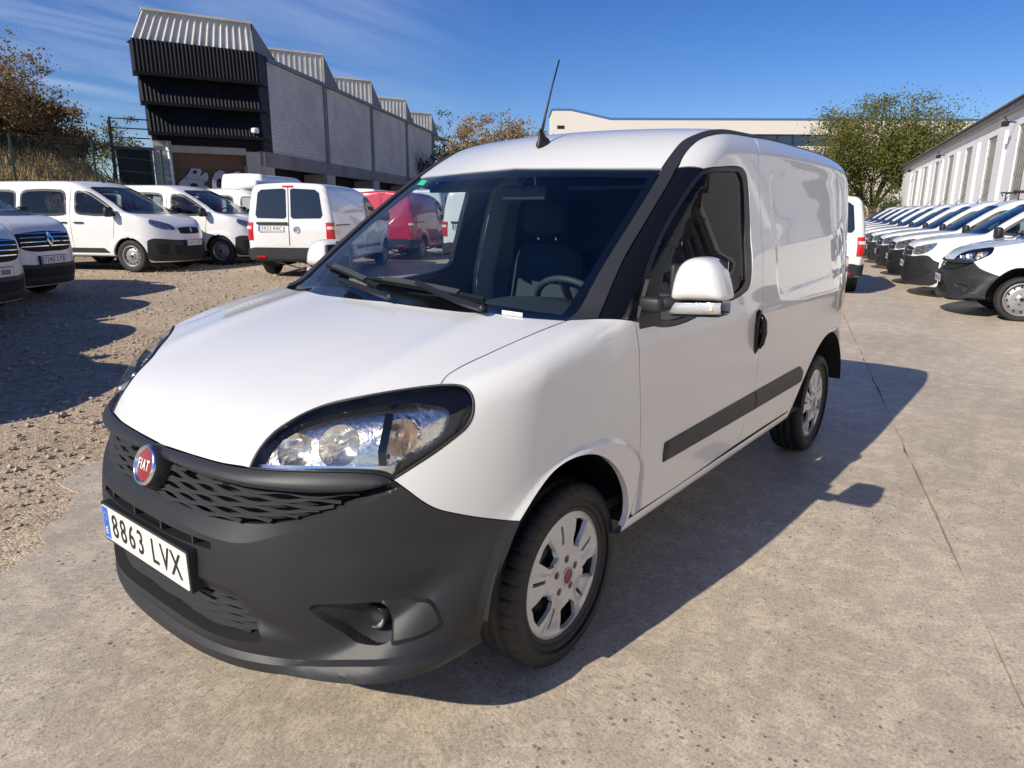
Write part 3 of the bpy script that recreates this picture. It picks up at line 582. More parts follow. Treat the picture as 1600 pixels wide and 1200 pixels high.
# --- door handles
for s in (1, -1):
    b = MB()
    Vv = []; Fc = []; n = 20
    hp = [(-1.425, 1.035), (-1.436, 1.02), (-1.440, .96), (-1.432, .90), (-1.41, .852), (-1.39, .842), (-1.374, .86), (-1.366, .92), (-1.364, .99), (-1.372, 1.03), (-1.395, 1.043)]
    c = np.mean(hp, 0)
    for k_, (sc, yy) in enumerate(((1.0, .892), (1.0, .903), (.86, .911), (.45, .913))):
        for p in hp: Vv.append((c[0] + (p[0] - c[0]) * sc, s * yy, c[1] + (p[1] - c[1]) * sc))
    n = len(hp)
    for k_ in range(3):
        for i in range(n):
            f_ = (k_ * n + i, k_ * n + (i + 1) % n, (k_ + 1) * n + (i + 1) % n, (k_ + 1) * n + i); Fc.append(f_[::-1] if s > 0 else f_)
    Fc.append(tuple(3 * n + i for i in range(n))[::1 if s < 0 else -1])
    b.add(Vv, Fc, True)
    h = b.build('door_handle', M_['gloss'], door_l if s > 0 else door_r)
    b = MB(); b.tube([(-1.392, s * .912, 1.02), (-1.40, s * .926, .99), (-1.404, s * .928, .94), (-1.40, s * .922, .89), (-1.394, s * .912, .87)], [.010, .013, .014, .013, .010], 10); b.build('handle_grip', M_['gloss'], door_l if s > 0 else door_r)

# --- front bumper: dark plastic with grille shelf, intake frame, fog lamp pockets and a bottom lip
def full(half):   # half curve listed from the centre outwards -> whole curve from right (-y) to left (+y)
    return [(p[0], -p[1], p[2]) for p in half[::-1]] + [p for p in half if p[1] > .004]
def q2(pts): return NOSE.to2(pts)
gb = [(.912, 0, .677)] + T['grille_bot'][1:]; gbF = full(gb)
lip = [(.446, .842, .335), (.440, .835, .302), (.525, .823, .300), (.624, .781, .307), (.700, .722, .300), (.756, .641, .287), (.811, .497, .274), (.863, .370, .266), (.889, .245, .263), (.903, .08, .261), (.905, 0, .261)]
slot_h = [[(.925, -.318, .619), (.925, 0, .617), (.925, .318, .619)], [(.925, .318, .619), (.925, .325, .602)], [(.925, .325, .602), (.925, 0, .594), (.925, -.325, .602)], [(.925, -.325, .602), (.925, -.318, .619)]]
it = [(.93, 0, .468), (.928, .257, .468)] + T['intake_top'][1:-1]; ib = [(.933, 0, .352), (.933, .067, .352), (.930, .157, .350), (.915, .271, .343), (.885, .372, .345), (.868, .425, .352), T['intake_top'][-2]]
intake_h = [[(p[0], -p[1], p[2]) for p in it[::-1]][:-1] + it, full(ib)[::-1]]
C_gb = crom(q2(gbF), .02); sh = [(.92, 0, .642)] + T['shelf'][1:]; C_sh = crom(q2(full(sh)), .02)
shelf_poly = np.concatenate([C_gb, C_sh[::-1]])
ch = [(.93, 0, .512), (.924, .278, .512)] + T['chamfer'][1:]; C_ch = crom(q2(full(ch)), .02); C_it = crom(q2(full(it)), .02)
ch_poly = np.concatenate([C_ch, [C_it[-1]], C_it[::-1]])
FP1 = [(.797, .568, .471), (.789, .578, .482), (.733, .64, .482), (.683, .683, .480), (.662, .702, .472), (.650, .715, .43), (.658, .722, .385), (.685, .712, .370), (.700, .695, .366), (.718, .651, .367), (.737, .624, .394), (.774, .591, .437)]
FB1 = [(.668, .697, .481), (.63, .725, .479), (.590, .753, .475), (.570, .780, .470), (.564, .802, .445), (.569, .811, .412), (.603, .798, .392), (.64, .765, .380), (.672, .738, .373), (.662, .724, .385), (.655, .716, .43)]
pocket_p = crom(q2(FP1), .009, True); block_p = crom(q2(FB1), .009, True); pocket_i = inset(pocket_p, .009); block_i = inset(block_p, .010)
lt = [(.845, 0, .300), (.84, .40, .300), (.799, .550, .304), (.737, .680, .326), (.653, .781, .344), (.555, .824, .338), (.433, .832, .318)]; C_lt = crom(q2(full(lt)), .02)
fog_u0 = q2([(.797, .568, .471)])[0, 0]; fog_u1 = q2([(.655, .715, .42)])[0, 0]
def bump_disp(q, P):
    d = np.zeros(len(q)); ua = np.abs(q[:, 0]); qa = np.stack([ua, q[:, 1]], 1)
    m = inpoly(q, shelf_poly); ds = pdist(q, C_sh, False); dg = pdist(q, C_gb, False); w = ds / (ds + dg + 1e-6)
    d = np.where(m, -.026 * w, 0.0)
    m = inpoly(q, ch_poly); dc = pdist(q, C_ch, False); di = pdist(q, C_it, False); w = dc / (dc + di + 1e-6)
    dcl = pdist(qa, np.array([C_ch[-1], C_it[-1]]), False)
    d = d + np.where(m, -.024 * np.minimum(w * 1.3, 1), 0.0) * sst(.002, .05, dcl)
    sp_ = sdf(qa, pocket_p); sb_ = sdf(qa, block_p); ramp = np.clip((ua - fog_u0) / (fog_u1 - fog_u0), 0, 1)
    d = d + np.where(sp_ < 0, -.062 * (.12 + .88 * ramp**1.1) * np.clip(-sp_ / .009, 0, 1), 0) + np.where(sb_ < 0, .011 * np.clip(-sb_ / .010, 0, 1), 0)
    # bottom lip
    zl = np.interp(q[:, 0], C_lt[np.argsort(C_lt[:, 0])][:, 0], C_lt[np.argsort(C_lt[:, 0])][:, 1])
    d = d + .014 * sst(zl + .008, zl - .006, q[:, 1])
    # broad horizontal roll in the face
    d = d + .006 * np.exp(-((q[:, 1] - .56) / .05)**2) * sst(.45, .62, ua)
    return d
bt = T['bump_top']; br = T['bump_rear']
mir = lambda pts: [(p[0], -p[1], p[2]) for p in pts]
def closed(p): return np.vstack([p, p[:1]])
crease = [closed(p * np.array([sx, 1])) for p in (pocket_p, pocket_i, block_p, block_i) for sx in (1, -1)] + [C_sh[2:-2], C_ch[6:-6]] + [np.stack([C_lt[np.argsort(C_lt[:, 0])][:, 0], C_lt[np.argsort(C_lt[:, 0])][:, 1] + dz], 1)[5:-5] for dz in (.008, -.006)]
bumper = panel('front_bumper', [gbF, [gbF[-1], bt[0]], bt, br, lip[0:2], lip[1:-1] + [(.905, 0, .261)] + mir(lip[1:-1])[::-1], mir(lip[0:2])[::-1], mir(br)[::-1], mir(bt)[::-1], [mir([bt[0]])[0], gbF[0]]],
               NOSE, F_van, [M_['plastic'], M_['black']], van, rim=1, holes=[slot_h, intake_h], sp=.0085, thick=.075, gap=.001, disp=bump_disp, off=.002, lines=crease)  # rim walls coloured black: shade put into the openings
# --- moustache bar under hood and lamps
hb = [(.862, 0, .805)] + T['hood_front'][2:] + T['hl_bot'][::-1][1:]; bb = [(.871, 0, .780), (.871, .10, .778), (.869, .188, .776), (.859, .314, .777), (.824, .451, .779), (.753, .581, .780), (.688, .662, .785), (.656, .694, .793), (.631, .714, .805)]
C_hb = crom(q2(full(hb)), .02); C_bb = crom(q2(full(bb)), .02)
def bar_disp(q, P):
    a = pdist(q, C_hb, False); b_ = pdist(q, C_bb, False); w = a / (a + b_ + 1e-6); return .022 * np.sqrt(np.clip(4 * w * (1 - w), 0, 1)) * (.35 + .65 * w) + .004
panel('grille_bar', [full(hb), full(bb)[::-1]], NOSE, F_van, [M_['plastic_grey']], van, sp=.007, thick=.03, gap=.001, disp=bar_disp)
# --- upper grille: dark backing and honeycomb slats, one by one
panel('grille_backing', [full(bb), [full(bb)[-1], gbF[-1]], gbF[::-1], [gbF[0], full(bb)[0]]], NOSE, F_van, [M_['black']], van, sp=.03, thick=0, off=-.060, gap=-.012)
def slat(name, z0, amp, per, ph, u0, u1, rec, topc, botc, m, w=.009, h=.005):
    us = np.arange(u0, u1, .008); pts = []
    for u_ in us:
        c = ((u_ / per + ph) % 1.0); tri = (abs(c - .5) * 2); zz = z0 + amp * (min(max((tri - .5) * 3.0, -1), 1))
        if zz > np.interp(u_, topc[:, 0], topc[:, 1]) - .004 or zz < np.interp(u_, botc[:, 0], botc[:, 1]) + .004: pts.append(None); continue
        pts.append((u_, zz))
    run = []
    for p in pts + [None]:
        if p is None:
            if len(run) > 4:
                P_ = surf(NOSE, run, F_van, -rec, True); b = MB(); b.bar([tuple(v) for v in P_], w, h, up=(.25, 0, 1)); b.build(name, m, van)
            run = []
        else: run.append(p)
o1 = np.argsort(C_bb[:, 0]); o2 = np.argsort(C_gb[:, 0])
for i, z0 in enumerate((.769, .755, .741, .727, .713, .699, .686)):
    slat('grille_slat', z0, .0042, .150, .5 * (i % 2), -.80, .80, .016, C_bb[o1], C_gb[o2], M_['trim'], .011, .0032)
# --- slot above the plate
P_ = [surf(NOSE, [(u_, .607)], F_van, -.04, True)[0] for u_ in np.linspace(-.36, .36, 20)]
b = MB(); b.bar([tuple(v) for v in P_], .01, .05); b.build('slot_backing', M_['black'], van)
for u_ in (-.21, -.07, .07, .21):
    p = surf(NOSE, [(u_, .607)], F_van, -.016, True)[0]; b = MB(); b.box(p, (.03, .006, .03)); b.build('slot_rib', M_['trim'], van)
# --- lower intake
panel('intake_backing', intake_h, NOSE, F_van, [M_['black']], van, sp=.03, thick=0, off=-.075, gap=-.02)
IT = crom(q2(full(it)), .02); IB = crom(q2(full(ib)), .02); a1 = np.argsort(IT[:, 0]); a2 = np.argsort(IB[:, 0])
for i, z0 in enumerate((.455, .442, .429, .416, .403, .390, .377, .364, .352)):
    slat('intake_slat', z0, .0038, .150, .5 * (i % 2), -.50, .50, .034, IT[a1], IB[a2], M_['trim'], .011, .0032)
# --- emblem
EM = frame((.903, 0, .757), (.93, 0, .33), (0, 1, 0))
b = MB(); b.lathe([(.0, .010), (.047, .012), (.049, .019), (.054, .020), (.058, .012)], 40, EM); em = b.build('emblem', M_['chrome'], van)
b = MB(); b.lathe([(.058, .011), (.061, .006), (.063, -.03)], 40, EM); b.build('emblem_base', M_['plastic'], em)
b = MB(); b.lathe([(.0, .0155), (.030, .0155), (.046, .0135)], 36, EM @ Matrix.Diagonal((.92, 1, 1, 1))); b.build('emblem_shield', M_['emblem_red'], em)
text_mesh('emblem_letters', 'FIAT', .041, EM @ Matrix.Translation((0, 0, .0172)), sx=.62, depth=.0012, mat=M_['paper'], parent=em, bold=.0007, spacing=1.30)
# --- number plate
PL = frame((.949, 0, .529), (1, 0, -.01), (0, 1, 0))
def rrect(w, h, r, n=5):
    o = []
    for cx, cy, a0 in ((w / 2 - r, h / 2 - r, 0), (-w / 2 + r, h / 2 - r, 90), (-w / 2 + r, -h / 2 + r, 180), (w / 2 - r, -h / 2 + r, 270)):
        for i in range(n): a = math.radians(a0 + 90 * i / (n - 1)); o.append((cx + r * math.cos(a), cy + r * math.sin(a)))
    return o
def number_plate(name, text, M, parent, holder=True, simple=False, w=.52, h=.11):
    p = empty('number_plate' if name is None else name, (0, 0, 0), 0, parent)
    if holder: b = MB(); b.prism(rrect(w + .014, h + .016, .008), -.034, -.001, M); b.build('plate_holder', M_['seal'], p)
    b = MB(); b.prism(rrect(w, h, .009), -.0008, .0012, M); b.build('plate_face', M_['plate'], p)
    b = MB(); b.prism([(-w / 2 + .003, -h / 2 + .004), (-w / 2 + .042, -h / 2 + .004), (-w / 2 + .042, h / 2 - .004), (-w / 2 + .003, h / 2 - .004)], .0014, .0018, M); b.build('plate_band', M_['plate_blue'], p)
    if not simple: text_mesh('band_letter', 'E', .030, M @ Matrix.Translation((-w / 2 + .022, -h * .24, .0024)), depth=.0003, mat=M_['plate'], parent=p, bold=.0008)
    if text is None:      # too far off to read: grey smudges where the characters stand
        for cx_, w_ in ((-.085, .23), (.135, .15)): b = MB(); b.prism([(cx_ - w_ / 2, -.030), (cx_ + w_ / 2, -.030), (cx_ + w_ / 2, .030), (cx_ - w_ / 2, .030)], .0014, .0018, M); b.build('plate_print', M_['plate_smudge'], p)
        return p
    xs_ = [-.176 + .0555 * i for i in range(4)] + [.076 + .061 * i for i in range(3)]
    for ch_, x_ in zip(text.replace(' ', ''), xs_): text_mesh('plate_character', ch_, h * .97, M @ Matrix.Translation((x_, -.001, .0022)), sx=.80, depth=.0004, mat=M_['plate_ink'], parent=p, bold=.0005)
    return p
npl = number_plate('number_plate', '8863 LVX', PL, van)
for k in range(12):   # ring of stars on the band
    a = 2 * math.pi * k / 12; b = MB(); b.lathe([(0, .0021), (.0016, .0021)], 5, PL @ Matrix.Translation((-.238 + .011 * math.cos(a), .022 + .011 * math.sin(a), 0))); b.build('band_star', M_['plate'], npl)
# --- headlamps
hl = [T['hl_top'], T['hl_out'], T['hl_bot']]; LAMP = Planar((-.72, -.62, -.30))
for s in (1, -1):
    hd = empty('headlamp', (0, 0, 0), 0, van)
    def half(o):
        if s > 0: return o
        o.data = mirror_mesh(o.data); return o
    cs = [(LAMP.to2([c])[0], r_, dp) for c, r_, dp in (((.765, .478, .876), .050, .040), ((.690, .575, .892), .058, .050), ((.575, .690, .905), .050, .040))]
    def refl_disp(q, P):
        d = np.zeros(len(q))
        for c, r_, dp in cs:
            w = q - c; w = w * np.array([1.0, .86]); rr = np.hypot(*w.T) / r_; d = np.minimum(d, np.where(rr < 1, -dp * (1 - rr**2), 0)) + np.where((rr >= 1) & (rr < 1.12), .003, 0)
        return d
    half(panel('lamp_reflector', hl, LAMP, F_van, [M_['lampchrome']], hd, sp=.0085, thick=0, off=-.034, gap=.002, disp=refl_disp, lines=[closed(c + np.stack([np.cos(a_), np.sin(a_) / .86], 1) * r_) for c, r_, dp in cs for a_ in [np.linspace(0, 2 * math.pi, 40)[:-1]]]))
    # dark mask along the top and outer end, behind the lens
    top = T['hl_top']; out_ = T['hl_out']
    mk = [(.745, .436, .912), (.70, .470, .936), (.65, .515, .954), (.59, .580, .970), (.54, .640, .980), (.51, .68, .984)]
    half(panel('lamp_mask', [top[2:], out_[:], [out_[-1], (.60, .70, .835), (.575, .735, .862), (.510, .772, .90), (.475, .765, .96), mk[-1]], mk[::-1], [mk[0], top[2]]], LAMP, F_van, [M_['gloss']], hd, sp=.016, thick=.05, off=-.016, gap=.004))
    # lower mask strip
    half(panel('lamp_sill', [T['hl_bot'], [T['hl_bot'][-1], (.820, .405, .838)], [(.820, .405, .838), (.77, .51, .842), (.70, .615, .842), (.64, .675, .838), (.60, .70, .835)], [(.60, .70, .835), T['hl_bot'][0]]], LAMP, F_van, [M_['chrome']], hd, sp=.016, thick=.03, off=-.018, gap=.003))
    for nm_, c, ax_, m_, r_ in (('bulb', (.745, .470, .876), (.93, .32, .06), M_['indicator'], .011), ('bulb', (.660, .560, .892), (.93, .34, .06), M_['indicator'], .012), ('indicator_bulb', (.560, .672, .903), (.80, .60, .0), M_['amber'], .011)):
        A = frame(c, ax_, (0, 0, 1)); b = MB(); b.lathe([(.0, .030), (r_ * .7, .026), (r_, .012), (r_, -.03)], 14, A); half(b.build(nm_, m_, hd))
    # black fin between the main lamp and the indicator
    P_ = surf(LAMP, [(.58, .655, .965), (.60, .668, .92), (.625, .678, .87), (.635, .69, .84)], F_van, -.018); b = MB(); b.bar([tuple(v) for v in P_], .020, .018, up=(.7, .6, .2)); half(b.build('lamp_fin', M_['gloss'], hd))
    half(panel('lamp_lens', hl, LAMP, F_van, [M_['lens']], hd, sp=.025, thick=0, off=.0, gap=.003))
    # thin black gasket round the lens
    lp = surf(LAMP, inset(loop([LAMP.to2(q) for q in hl], .012), .002), F_van, -.001, True); lp = np.concatenate([lp, lp[:1]]); b = MB(); b.tube([tuple(v) for v in lp], .0035, 6, cap=False); half(b.build('lamp_gasket', M_['seal'], hd))
    # wall of the lamp body behind the lens
    lp2 = surf(LAMP, inset(loop([LAMP.to2(q) for q in hl], .012), .002), F_van, -.09, True); n = len(lp2); b = MB(); b.add(list(lp[:n]) + list(lp2), [(i, (i + 1) % n, n + (i + 1) % n, n + i) for i in range(n)], True); half(b.build('lamp_wall', M_['gloss'], hd))
# --- fog lamps
for s in (1, -1):
    A = frame((.657, s * .655, .412), (.98, s * .18, .0), (0, 1, 0)); b = MB(); b.lathe([(.0, .010), (.018, .008), (.030, .0), (.034, -.01)], 24, A); f = b.build('fog_lamp', M_['lens'], van)
    b = MB(); b.lathe([(.008, -.03), (.022, -.018), (.032, .0)], 24, A); b.build('fog_reflector', M_['reflector'], f)
    b = MB(); b.lathe([(.030, -.02), (.031, .003), (.036, .001), (.040, -.03)], 24, A); b.build('fog_ring', M_['seal'], f)
# --- wheels, wells, floor
for x, n_ in ((0, 'front'), (-2.755, 'rear')):
    for s in (1, -1):
        w_ = make_wheel(van, 'wheel', x, s * .741, s, R=.308, wid=.19)
        if x == 0: w_.rotation_euler.z += math.radians(1.0)
for x, cx in ((.02, 0), (-2.745, 1)):
    for s in (1, -1):
        b = MB(); V = []; Fc = []; n = 28
        for k in range(n + 1):
            a = math.radians(6 + 166 * k / n); R_ = .43
            for y in (.872, .50): V.append((x + R_ * math.cos(a), s * y, .335 + R_ * math.sin(a)))
        for k in range(n): Fc.append((2 * k, 2 * k + 2, 2 * k + 3, 2 * k + 1))
        b.add(V, Fc, True); b.add([V[2 * k + 1] for k in range(n + 1)], [tuple(range(n + 1))]); b.build('wheel_liner', M_['black'], van)
b = MB(); b.box((-1.45, 0, .33), (3.9, 1.0, .06)); b.box((-1.4, 0, .37), (2.0, 1.66, .05)); b.box((-1.35, 0, .30), (3.2, .5, .12)); b.box((.33, 0, .34), (.6, .96, .06)); b.box((-3.3, 0, .42), (.3, 1.4, .1)); b.box((0, 0, .318), (.12, 1.4, .10)); b.box((-2.755, 0, .318), (.10, 1.4, .10)); b.build('underbody', M_['black'], van)
# dark core behind the nose so that gaps read dark
b = MB(); b.box((.30, 0, .62), (.52, 1.04, .50)); b.box((.60, 0, .56), (.30, .80, .44)); b.build('nose_dark_core', M_['black'], van)
# --- mirrors
for s in (1, -1):
    mr = empty('door_mirror', (0 if s > 0 else -.09, 0, 0), 0, van)
    def ring(cx, cy, cz, hx, hy, hz, n=20, e=2.6): return None
    oy = [(0.952, 1.183), (0.952, 1.221), (0.961, 1.263), (0.976, 1.301), (0.997, 1.318), (1.029, 1.324), (1.066, 1.318), (1.096, 1.297), (1.115, 1.260), (1.127, 1.222), (1.130, 1.196), (1.085, 1.188), (1.02, 1.184)]
    base = crom(np.array(oy), .012, True); n = len(base); c0_ = np.array([1.043, 1.245]); cx, cy = -.385, 1.040; V = []; Fc = []
    prof = [(.034, .30), (.031, .55), (.024, .76), (.010, .91), (-.008, .975), (-.035, 1.0), (-.085, .985)]
    for dx, sc in prof:
        for p_ in base: q_ = c0_ + (p_ - c0_) * sc; V.append((cx + dx - .03 * max(0, (q_[1] - 1.25) / .08)**2 * .6, s * q_[0], q_[1]))
    for j in range(len(prof) - 1):
        for k in range(n):
            f_ = (j * n + k, j * n + (k + 1) % n, (j + 1) * n + (k + 1) % n, (j + 1) * n + k); Fc.append(f_ if s < 0 else f_[::-1])
    Fc.append(tuple(range(n))[::1 if s > 0 else -1]); MB().add(V, Fc, True).build('mirror_cap', W, mr)
    # indicator strip, black frame, glass, arm and base
    V = []; Fc = []
    for yy in np.linspace(-.084, .088, 14):
        e_ = 1 - (abs(yy) / .09)**4
        for dx, zz in ((.008 + .018 * e_, .0), (.012 + .018 * e_, -.012), (.006 + .018 * e_, -.036), (-.02, -.040), (-.07, -.040), (-.07, .0)): V.append((cx + dx, s * (cy + yy), 1.183 + .07 * (yy) + zz))
    for i in range(13):
        for j in range(5):
            f_ = (i * 6 + j, (i + 1) * 6 + j, (i + 1) * 6 + j + 1, i * 6 + j + 1); Fc.append(f_ if s < 0 else f_[::-1])
    MB().add(V, Fc, True).build('mirror_indicator', M_['indicator'], mr)
    b = MB(); b.box((cx + .022, s * (cy + .062), 1.170), (.010, .013, .016), bev=.003); b.build('indicator_bulb', M_['amber'], mr)
    b = MB(); b.box((cx - .080, s * (cy - .012), 1.234), (.04, .150, .160), bev=.018, smooth=True); b.box((cx - .035, s * (cy - .080), 1.225), (.10, .022, .15), bev=.009, smooth=True); b.box((cx - .035, s * cy, 1.142), (.085, .165, .012), Matrix.Rotation(s * .07, 3, 'X'), bev=.004); b.build('mirror_shell', M_['plastic'], mr)
    b = MB(); b.box((cx - .102, s * (cy - .012), 1.234), (.004, .140, .150)); b.build('mirror_glass', M_['chrome'], mr)
    b = MB(); b.tube([(-.355, s * .87, 1.168), (-.365, s * .93, 1.172), (-.392, s * .985, 1.178)], [.024, .022, .024], 12); b.box((-.36, s * .905, 1.168), (.075, .08, .050), bev=.012, smooth=True); b.build('mirror_arm', M_['plastic'], mr)
    b = MB(); V = [(-.30, s * .875, 1.09), (-.44, s * .884, 1.09), (-.44, s * .862, 1.245), (-.385, s * .858, 1.245), (-.30, s * .872, 1.13)]; V2 = [(p[0], p[1] + s * .014, p[2]) for p in V]
    b.add(V + V2, [(0, 1, 2, 3, 4), (5, 6, 7, 8, 9)] + [(i, (i + 1) % 5, 5 + (i + 1) % 5, 5 + i) for i in range(5)]); b.build('mirror_base', M_['plastic'], mr)
# --- aerial
b = MB(); b.lathe([(.0, .055), (.010, .05), (.016, .02), (.030, .0), (.032, -.01)], 16, frame((-.965, 0, 1.772), (.35, 0, .94)) @ Matrix.Diagonal((1.5, .7, 1, 1))); an = b.build('aerial_base', M_['seal'], van)
b = MB(); b.tube([(-.955, .0, 1.80), (-.985, 0, 1.89), (-1.035, 0, 2.02), (-1.085, .0, 2.135)], [.0075, .0055, .004, .0035], 8); b.build('aerial_rod', M_['seal'], an)
# --- wipers
def wiper(name, pivot, elbow, tip0, tip1):
    w_ = empty(name, (0, 0, 0), 0, van)
    P_ = surf(WS, [pivot, lerp(pivot, elbow, .33), lerp(pivot, elbow, .66), elbow], F_van, .028); b = MB(); b.bar([tuple(v) for v in P_], .020, .012, up=(.5, 0, .85)); b.build('wiper_arm', M_['seal'], w_)
    b = MB(); b.lathe([(.0, .014), (.010, .012), (.014, .0)], 14, frame(tuple(P_[0]), (.5, 0, .85))); b.build('wiper_pivot', M_['seal'], w_)
    q = [lerp(tip0, tip1, t) for t in np.linspace(0, 1, 12)]; P_ = surf(WS, q, F_van, .012); b = MB(); b.bar([tuple(v) for v in P_], .014, .018, up=(.5, 0, .85)); b.build('wiper_blade', M_['seal'], w_)
    P_ = surf(WS, q[2:-2], F_van, .026); b = MB(); b.bar([tuple(v) for v in P_], .022, .006, up=(.5, 0, .85)); b.build('wiper_frame', M_['trim'], w_)
    return w_
wiper('wiper', (.035, .50, 1.135), (-.075, .10, 1.19), (-.055, .42, 1.18), (-.09, -.20, 1.195))
wiper('wiper', (.03, .06, 1.138), (-.065, -.34, 1.182), (-.05, -.10, 1.178), (-.20, -.60, 1.228))
# cowl grille between hood and glass
panel('cowl_cover', [wsb, [(.009, 0, 1.138), (.045, 0, 1.128)], [(.045, 0, 1.128), (.03, .373, 1.124), (.0, .571, 1.12), (-.06, .75, 1.12)], [(-.06, .75, 1.12), wsb[0]]], HOOD, F_van, [M_['black']], van, sp=.03, thick=0, off=-.02, gap=-.01, mirror='join')
# --- green sticker and paper slip on the glass
panel('sticker', [[(-.815, -.615, 1.600), (-.775, -.545, 1.600)], [(-.775, -.545, 1.600), (-.735, -.535, 1.578)], [(-.735, -.535, 1.578), (-.770, -.610, 1.578)], [(-.770, -.610, 1.578), (-.815, -.615, 1.600)]], WS, F_van, [M_['green']], van, sp=.02, thick=0, off=-.002, gap=0)
P_ = surf(WS, [(-.02, .53, 1.15), (-.035, .60, 1.15)], F_van, .004); b = MB(); b.bar([tuple(v) for v in P_], .002, .014, up=(0, 0, 1)); b.build('paper_slip', M_['paper'], van)
# --- interior
b = MB(); pr = [(.03, 1.10), (-.14, 1.115), (-.32, 1.105), (-.50, 1.085), (-.575, 1.06), (-.61, 1.0), (-.59, .88), (-.53, .70), (-.45, .50), (.03, .50)]
V = []; Fc = []; ys = np.linspace(-.80, .80, 17); n = len(pr)
for y in ys:
    k = math.exp(-((y - .38) / .20)**2)
    for j, (x, z) in enumerate(pr): V.append((x - .17 * (abs(y) / .8)**2 * (j < 4), y, z + (.055 * k if 2 <= j <= 4 else 0) - (.015 * (abs(y) / .8)**2)))
for i in range(len(ys) - 1):
    for j in range(n - 1): Fc.append((i * n + j, i * n + j + 1, (i + 1) * n + j + 1, (i + 1) * n + j))
b.add(V, Fc, True); dash = b.build('dashboard', M_['trim'], van)
b = MB(); b.box((-.27, -.05, 1.118), (.16, .40, .012), bev=.004); b.build('document_tray', M_['bulk'], dash)
SW = frame((-.70, .38, 1.055), (-.80, 0, .60), (0, 1, 0)); b = MB(); b.tube([SW @ Vector((.185 * math.cos(a), .185 * math.sin(a), 0)) for a in np.linspace(0, 2 * math.pi, 41)], .015, 8, cap=False)
for a in (0, math.pi, -math.pi / 2): b.bar([SW @ Vector((.05 * math.cos(a), .05 * math.sin(a), -.01)), SW @ Vector((.18 * math.cos(a), .18 * math.sin(a), 0))], .03, .015, up=(.6, .3, .7))
b.lathe([(.0, .02), (.05, .015), (.06, -.01)], 24, SW); b.tube([SW @ Vector((0, 0, -.02)), SW @ Vector((0, 0, -.28))], .035, 12); b.build('steering_wheel', M_['trim'], van)
for sy in (.38, -.38):
    seat = empty('seat', (-1.35, sy, .42), 0, van)
    def cushion(nm, prof_, wid_, m=M_['fabric']):
        V = []; Fc = []; n = len(prof_); ys = [-1, -.93, -.6, 0, .6, .93, 1]; c = np.mean(prof_, 0)
        for yy in ys:
            sc = 1 - .35 * abs(yy)**8
            for p in prof_: V.append((c[0] + (p[0] - c[0]) * sc, yy * wid_ / 2, c[1] + (p[1] - c[1]) * sc))
        for i in range(len(ys) - 1):
            for j in range(n): Fc.append((i * n + j, (i + 1) * n + j, (i + 1) * n + (j + 1) % n, i * n + (j + 1) % n))
        Fc += [tuple(range(n)), tuple((len(ys) - 1) * n + j for j in range(n))[::-1]]
        b = MB(); b.add(V, Fc, True); return b.build(nm, m, seat)
    cushion('seat_base', [(.24, .16), (.26, .24), (.20, .30), (0, .27), (-.22, .26), (-.25, .18), (-.2, .10), (.1, .1)], .50)
    cushion('seat_back', [(-.06, .24), (-.10, .50), (-.16, .80), (-.19, .87), (-.24, .86), (-.28, .78), (-.24, .45), (-.20, .20), (-.12, .18)], .49)
    cushion('headrest', [(-.13, .93), (-.135, 1.03), (-.16, 1.10), (-.20, 1.11), (-.235, 1.07), (-.235, .96), (-.20, .915), (-.15, .91)], .27)
    b = MB()
    for dy in (-.06, .06): b.tube([(-.20, dy, .83), (-.19, dy, .95)], .006, 8)
    b.build('headrest_post', M_['chrome'], seat)
b = MB(); pr = [(y, z) for y, z in ((-.80, .42), (.80, .42), (.83, .9), (.82, 1.15), (.775, 1.45), (.72, 1.68), (.55, 1.76), (-.55, 1.76), (-.72, 1.68), (-.775, 1.45), (-.82, 1.15), (-.83, .9))]
b.prism(pr, 0, .02, Matrix(((0, 0, 1, -1.80), (1, 0, 0, 0), (0, 1, 0, 0), (0, 0, 0, 1)))); b.build('bulkhead', M_['bulk'], van)
for z in (.8, 1.05, 1.3, 1.55): b = MB(); b.bar([(-1.775, -.74, z), (-1.775, .74, z)], .014, .03); b.build('bulkhead_rib', M_['bulk'], van)
for s in (1, -1):
    b = MB(); b.bar([(-1.50, s * .84, .5), (-1.52, s * .835, 1.1), (-1.56, s * .77, 1.45), (-1.60, s * .70, 1.72)], .16, .03, up=(0, 1, 0)); b.build('door_post', M_['white_old'], van)
b = MB(); b.box((-1.0, 0, .45), (1.7, 1.60, .04)); b.build('cab_floor', M_['trim'], van)
for sy in (.42, -.42): b = MB(); b.box((-.93, sy, 1.60), (.17, .40, .018), Matrix.Rotation(.5, 3, 'Y'), bev=.006); b.build('sun_visor', M_['trim'], van)
b = MB(); b.box((-.83, 0, 1.545), (.02, .24, .065), bev=.01); b.bar([(-.80, 0, 1.60), (-.825, 0, 1.56)], .02, .02); b.build('inside_mirror', M_['trim'], van)

